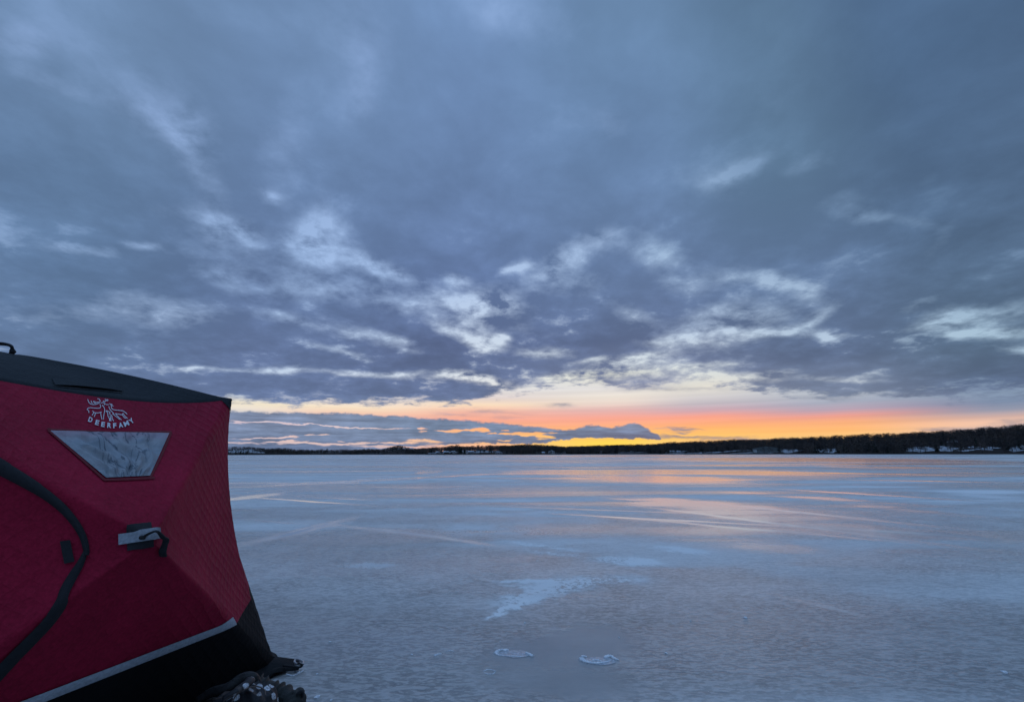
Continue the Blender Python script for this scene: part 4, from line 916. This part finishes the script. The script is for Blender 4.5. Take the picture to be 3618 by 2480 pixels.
# ------------------------------------------------------------------ gear in front of the tent
def fold_noise(p, sc, seed):
    x, y, z = p*sc; wx = x+1.2*math.sin(y*.9+seed)+.5*math.sin(z*1.7+seed*3); wy = y+1.1*math.sin(x*.8+seed*2)
    r1 = 1-abs(math.sin(wx*1.1+.6*wy+seed)); r2 = 1-abs(math.sin(wy*1.5-.7*wx+seed*1.3)); r3 = 1-abs(math.sin(wx*2.3+z*2.1+wy+seed*.7))
    return 1.1*r1**3+.7*r2**3+.35*r3**2-.6
def lump(name, c, ax, ay, az_, rot, mat, folds=.04, fs_=9, seed=1.0, nu=72, nv=40, sq=.75, top=None, crease=0.0, parent=None):
    V = []; Fc = []; cR, sR = math.cos(rot), math.sin(rot)
    for j in range(nv+1):
        ph = math.pi*j/nv-math.pi/2
        for i in range(nu):
            th = 2*math.pi*i/nu; f = lambda t: math.copysign(abs(t)**sq, t)
            p = np.array([ax*f(math.cos(ph))*f(math.cos(th)), ay*f(math.cos(ph))*f(math.sin(th)), az_*f(math.sin(ph))]); q = p/np.linalg.norm(p)
            d_ = fold_noise(p, fs_, seed)*folds + fold_noise(p, fs_*2.3, seed+4)*folds*.4 - crease*abs(math.sin(p[0]*fs_*1.5+seed))
            p = p+q*d_; p[2] = max(p[2], -az_*.98); X, Y = p[0]*cR-p[1]*sR, p[0]*sR+p[1]*cR; V.append((c[0]+X, c[1]+Y, c[2]+p[2]))
    for j in range(nv):
        for i in range(nu): Fc.append((j*nu+i, j*nu+(i+1) % nu, (j+1)*nu+(i+1) % nu, (j+1)*nu+i))
    return mesh_obj(name, V, Fc, mat, parent, True)
m_bag = simple_mat('black_nylon', (.008,.009,.010), .62, .3, 12, .5, 60)
m_green = simple_mat('dark_olive_canvas', (.017,.020,.019), .7, .3, 14, .5, 90)
m_pipe = simple_mat('brown_piping', (.10,.075,.065), .7, .2, 50)
m_camo, s, b = new_mat('dark_camouflage_print'); obj = s.node('ShaderNodeTexCoord').outputs['Object']
vo = s.node('ShaderNodeTexVoronoi'); s.put(vo.inputs['Vector'], obj); vo.inputs['Scale'].default_value = 24; vo.inputs['Randomness'].default_value = 1
dots = s.mapr(vo.outputs['Distance'], .36, .42, 1, 0); pick = s.math('GREATER_THAN', s.sep(vo.outputs['Color'])[0], .52)
inner = s.mapr(s.noise(obj, 180, 2, .6), .42, .55, .45, 1)
c_ = s.ramp(s.noise(obj, 11, 3, .5, .6), [(.44,(.006,.007,.011)),(.54,(.012,.011,.014)),(.60,(.075,.052,.044)),(.64,(.009,.009,.012))])
dc = s.mix(s.sep(vo.outputs['Color'])[1], (.22,.18,.17), (.80,.84,.9))
s.put(b.inputs['Base Color'], s.mix(s.math('MULTIPLY', s.math('MULTIPLY', dots, pick), inner), c_, dc)); b.inputs['Roughness'].default_value = .65
gx = gnd(760, 2560, .0)
bagc = gnd(770, 2560, .07); 
bag = empty('gear_bag', (float(bagc[0]), float(bagc[1]), 0)); tag(bag, 'black crumpled nylon gear bag lying on the ice at the foot of the tent', 'bag')
lump('bag_body', (bagc[0], bagc[1], .075), .27, .17, .085, math.radians(20), m_bag, .016, 6, 1.3, nu=120, nv=64, parent=bag)
cs_ = smooth_line([gnd(700,2474,.16), gnd(745,2446,.19), gnd(800,2432,.21), gnd(845,2404,.23), gnd(880,2392,.24), gnd(902,2402,.22), gnd(912,2425,.16)], 6)
MB().tube(cs_, np.interp(np.linspace(0, 1, len(cs_)), [0,.5,1], [.018,.028,.02]), 8).build('bag_flap', m_bag, bag, True)
MB().tube(smooth_line([gnd(690,2490,.15), gnd(715,2458,.17), gnd(745,2440,.18), gnd(752,2452,.17), gnd(800,2434,.2)], 5), .006, 6).build('bag_strap', m_strap, bag, True)
jc = gnd(868, 2478, .17)
jk = empty('camouflage_jacket', (float(jc[0]), float(jc[1]), .1)); tag(jk, 'bundled dark camouflage jacket with pale round spots on the black gear bag', 'jacket')
lump('jacket_body', (jc[0], jc[1], .135), .14, .10, .095, math.radians(25), m_camo, .017, 11, 2.1, nu=120, nv=64, crease=.0, parent=jk)
sl = smooth_line([gnd(790,2468,.25), gnd(835,2440,.27), gnd(876,2412,.275), gnd(884,2400,.27)], 5)
MB().tube(sl, [.022]*len(sl), 8, .6).build('collar', m_camo, jk, True)
for pl in ([(820,2478),(838,2452),(862,2436),(884,2427),(912,2424),(934,2436),(938,2456)], [(822,2440),(850,2424),(880,2402),(886,2412),(880,2425)], [(760,2470),(800,2456),(850,2432)]):
    MB().tube(smooth_line([gnd(u, v, .275-.0006*(abs(u-870))) for u, v in pl], 5), .0028, 5).build('piping', m_pipe, jk, True)
sc_ = gnd(985, 2462, .09)
slv = empty('black_overtrousers', (float(sc_[0]), float(sc_[1]), 0)); tag(slv, 'dark folded waterproof garment with a wrinkled leg lying right of the camouflage jacket', 'clothing')
sv = smooth_line([gnd(905,2428,.15), gnd(945,2440,.13), gnd(985,2456,.11), gnd(1022,2472,.10), gnd(1040,2500,.09)], 12)
rad = [ (.066-.012*i/len(sv))*(.86+.30*(1-abs(math.sin(i*.42+.6*math.sin(i*.3))))**2) for i in range(len(sv))]
MB().tube(sv, rad, 20, .8).build('trouser_leg', m_green, slv, True)
sv = smooth_line([gnd(1022,2480,.10), gnd(1040,2458,.12), gnd(1056,2450,.12), gnd(1062,2470,.09), gnd(1058,2500,.07)], 8)
MB().tube(sv, [.030*(1+.15*math.sin(i*.9)) for i in range(len(sv))], 14, .8).build('trouser_cuff', m_green, slv, True)
MB().tube(smooth_line([gnd(1050,2452,.14), gnd(1060,2441,.15), gnd(1069,2445,.14), gnd(1068,2460,.12)], 5), .007, 6).build('cuff_loop', m_strap, slv, True)

# ------------------------------------------------------------------ marks and crumbs on the ice
m_crust, s, b = new_mat('ice_crust'); obj = s.node('ShaderNodeNewGeometry').outputs['Position']
s.put(b.inputs['Base Color'], s.mix(s.mapr(s.noise(obj, 60, 4, .65), .4, .62, 0, 1), (.62,.68,.75), (.92,.94,.96))); b.inputs['Roughness'].default_value = .55
m_wet = simple_mat('wet_refrozen_ice', (.40,.45,.50), .16, .3, 45, .5, 60)
def crust(u, v, pts, label, name='boot_print', cat='boot print', hgt_=.016, base=.010):
    c = gnd(u, v); o = empty(name, (float(c[0]), float(c[1]), 0)); tag(o, label, cat)
    m = MB()
    for (line, wds_) in pts:
        P = smooth_line([(*gnd(a_, b_)[:2], q) for (a_, b_), q in zip(line, wds_)], 7); R = np.random.default_rng(int(u))
        pt = [np.array([p[0]+R.normal()*.0004, p[1]+R.normal()*.0006, .0]) for p in P]
        m.tube(pt, [max(base*p[2]*(1+.28*math.sin(i_*1.9+u)+.0*R.uniform(-1, 1)), .0015) for i_, p in enumerate(P)], 8, .55)
    m.build('crust', m_crust, o, True)
    if name == 'boot_print':
        e0, e1 = gnd(u-62, v+2), gnd(u+62, v+6); ax_ = e1-e0; L_ = np.linalg.norm(ax_); ax_ /= L_; sd_ = np.array([-ax_[1], ax_[0], 0]); V = [tuple((e0+e1)/2+np.array([0,0,.0015]))]
        for k in range(36):
            t = 2*math.pi*k/36; wd_ = .046*(1+.28*math.cos(t)-.22*math.cos(2*t))*(1+.05*math.sin(7*t)); V.append(tuple((e0+e1)/2+ax_*L_*.5*math.cos(t)+sd_*wd_*math.sin(t)+np.array([0,0,.0015])))
        mesh_obj('sole_mark', V, [(0, 1+k, 1+(k+1) % 36) for k in range(36)], m_wet, o)
    return o
crust(1815, 2305, [([(1752,2308),(1758,2300),(1772,2295),(1792,2296)], [1.4,1.3,1.2,.7]), ([(1752,2308),(1765,2314),(1790,2316),(1825,2317),(1850,2320)], [1.2,.6,.5,.5,.4]), ([(1858,2304),(1870,2310),(1882,2318)], [.9,1.2,1.5]), ([(1782,2299),(1790,2294),(1797,2297)], [.8,1.1,.5])],
  'left boot print rimmed with thin white ice crust on the dark smooth ice')
crust(2115, 2330, [([(2054,2325),(2062,2334),(2082,2340),(2110,2342),(2140,2338),(2155,2334)], [1.9,1.8,1.5,1.3,1.0,.4]), ([(2136,2322),(2148,2318),(2160,2318),(2172,2326),(2186,2331)], [1.2,1.6,1.4,1.2,.9]), ([(2056,2320),(2064,2318),(2074,2320)], [1.3,1.2,.6]), ([(2092,2332),(2110,2330),(2126,2334)], [.7,.8,.6])],
  'right boot print with a bright white curved rim on the dark smooth ice')
crust(1730, 2372, [([(1708,2370),(1722,2364),(1738,2365),(1752,2371)], [.35,.4,.4,.3]), ([(1712,2376),(1725,2380),(1742,2379),(1748,2374)], [.3,.4,.35,.3])],
  'faint oval ring frozen in the ice below the left boot print', 'ice_ring', 'ice ring')
crust(1040, 2375, [([(1012,2380),(1030,2386),(1052,2380),(1072,2366)], [.7,.8,.7,.6]), ([(1030,2374),(1046,2370),(1058,2372),(1048,2378)], [.6,.7,.6,.5]), ([(1018,2372),(1030,2366),(1050,2362)], [.4,.4,.4])],
  'frozen ring of slush on the ice under the tent corner buckle', 'ice_ring', 'ice ring')
crust(1550, 2312, [([(1533,2316),(1545,2311),(1560,2308)], [.7,.9,.5]), ([(1578,2300),(1592,2297),(1604,2300)], [.3,.4,.3])], 'thin pale slush ridge left of the left boot print', 'slush_ridge', 'slush')
def chip(u, v, px, label):
    c = gnd(u, v); zc = float(c[1])*cp-EYE*sp; L = px*zc/F; bm = bmesh.new(); bmesh.ops.create_icosphere(bm, subdivisions=2, radius=1)
    R = np.random.default_rng(int(u*7+v))
    for vt in bm.verts:
        k = 1+R.uniform(-.25, .25); vt.co = Vector((vt.co.x*L*.5*k, vt.co.y*L*.6*k, vt.co.z*L*.22*k+L*.12))
    me = bpy.data.meshes.new('ice_chip'); bm.to_mesh(me); bm.free(); me.materials.append(m_crust); o = bpy.data.objects.new('ice_chip', me); COL.objects.link(o)
    o.location = (float(c[0]), float(c[1]), 0); o.rotation_euler = (0, 0, R.uniform(0, 3)); tag(o, label, 'ice chip')
for u, v, px, lb in [(1120,2463,18,'largest flat white ice chip near the bottom edge right of the garment'),(1170,2472,8,'small white ice chip right of the largest one at the bottom edge'),(1165,2268,9,'white ice chip on the ice above the tent corner buckle'),
  (1455,2312,7,'single pale ice chip in the grey ice right of the buckle'),(1854,2200,6,'tiny white ice chip above the left boot print'),(2187,2251,5,'tiny ice chip above the right boot print'),(1768,2265,5,'tiny ice chip just above the rim of the left boot print'),
  (2634,2182,11,'white ice chip on the rippled ice in the middle right'),(2440,2194,6,'small ice chip left of the one on the rippled ice'),(2353,2307,9,'pale ice chip right of the right boot print'),(3550,2375,16,'white ice chip near the right edge of the lake ice'),(1120,2380,8,'pale ice chip right of the frozen ring under the buckle'),(1270,2230,5,'tiny white ice chip in the open ice above and right of the buckle')]:
    chip(u, v, px, lb)
for o in bpy.data.objects:
    if '_world' in o: del o['_world']
print('objects', len(bpy.data.objects))
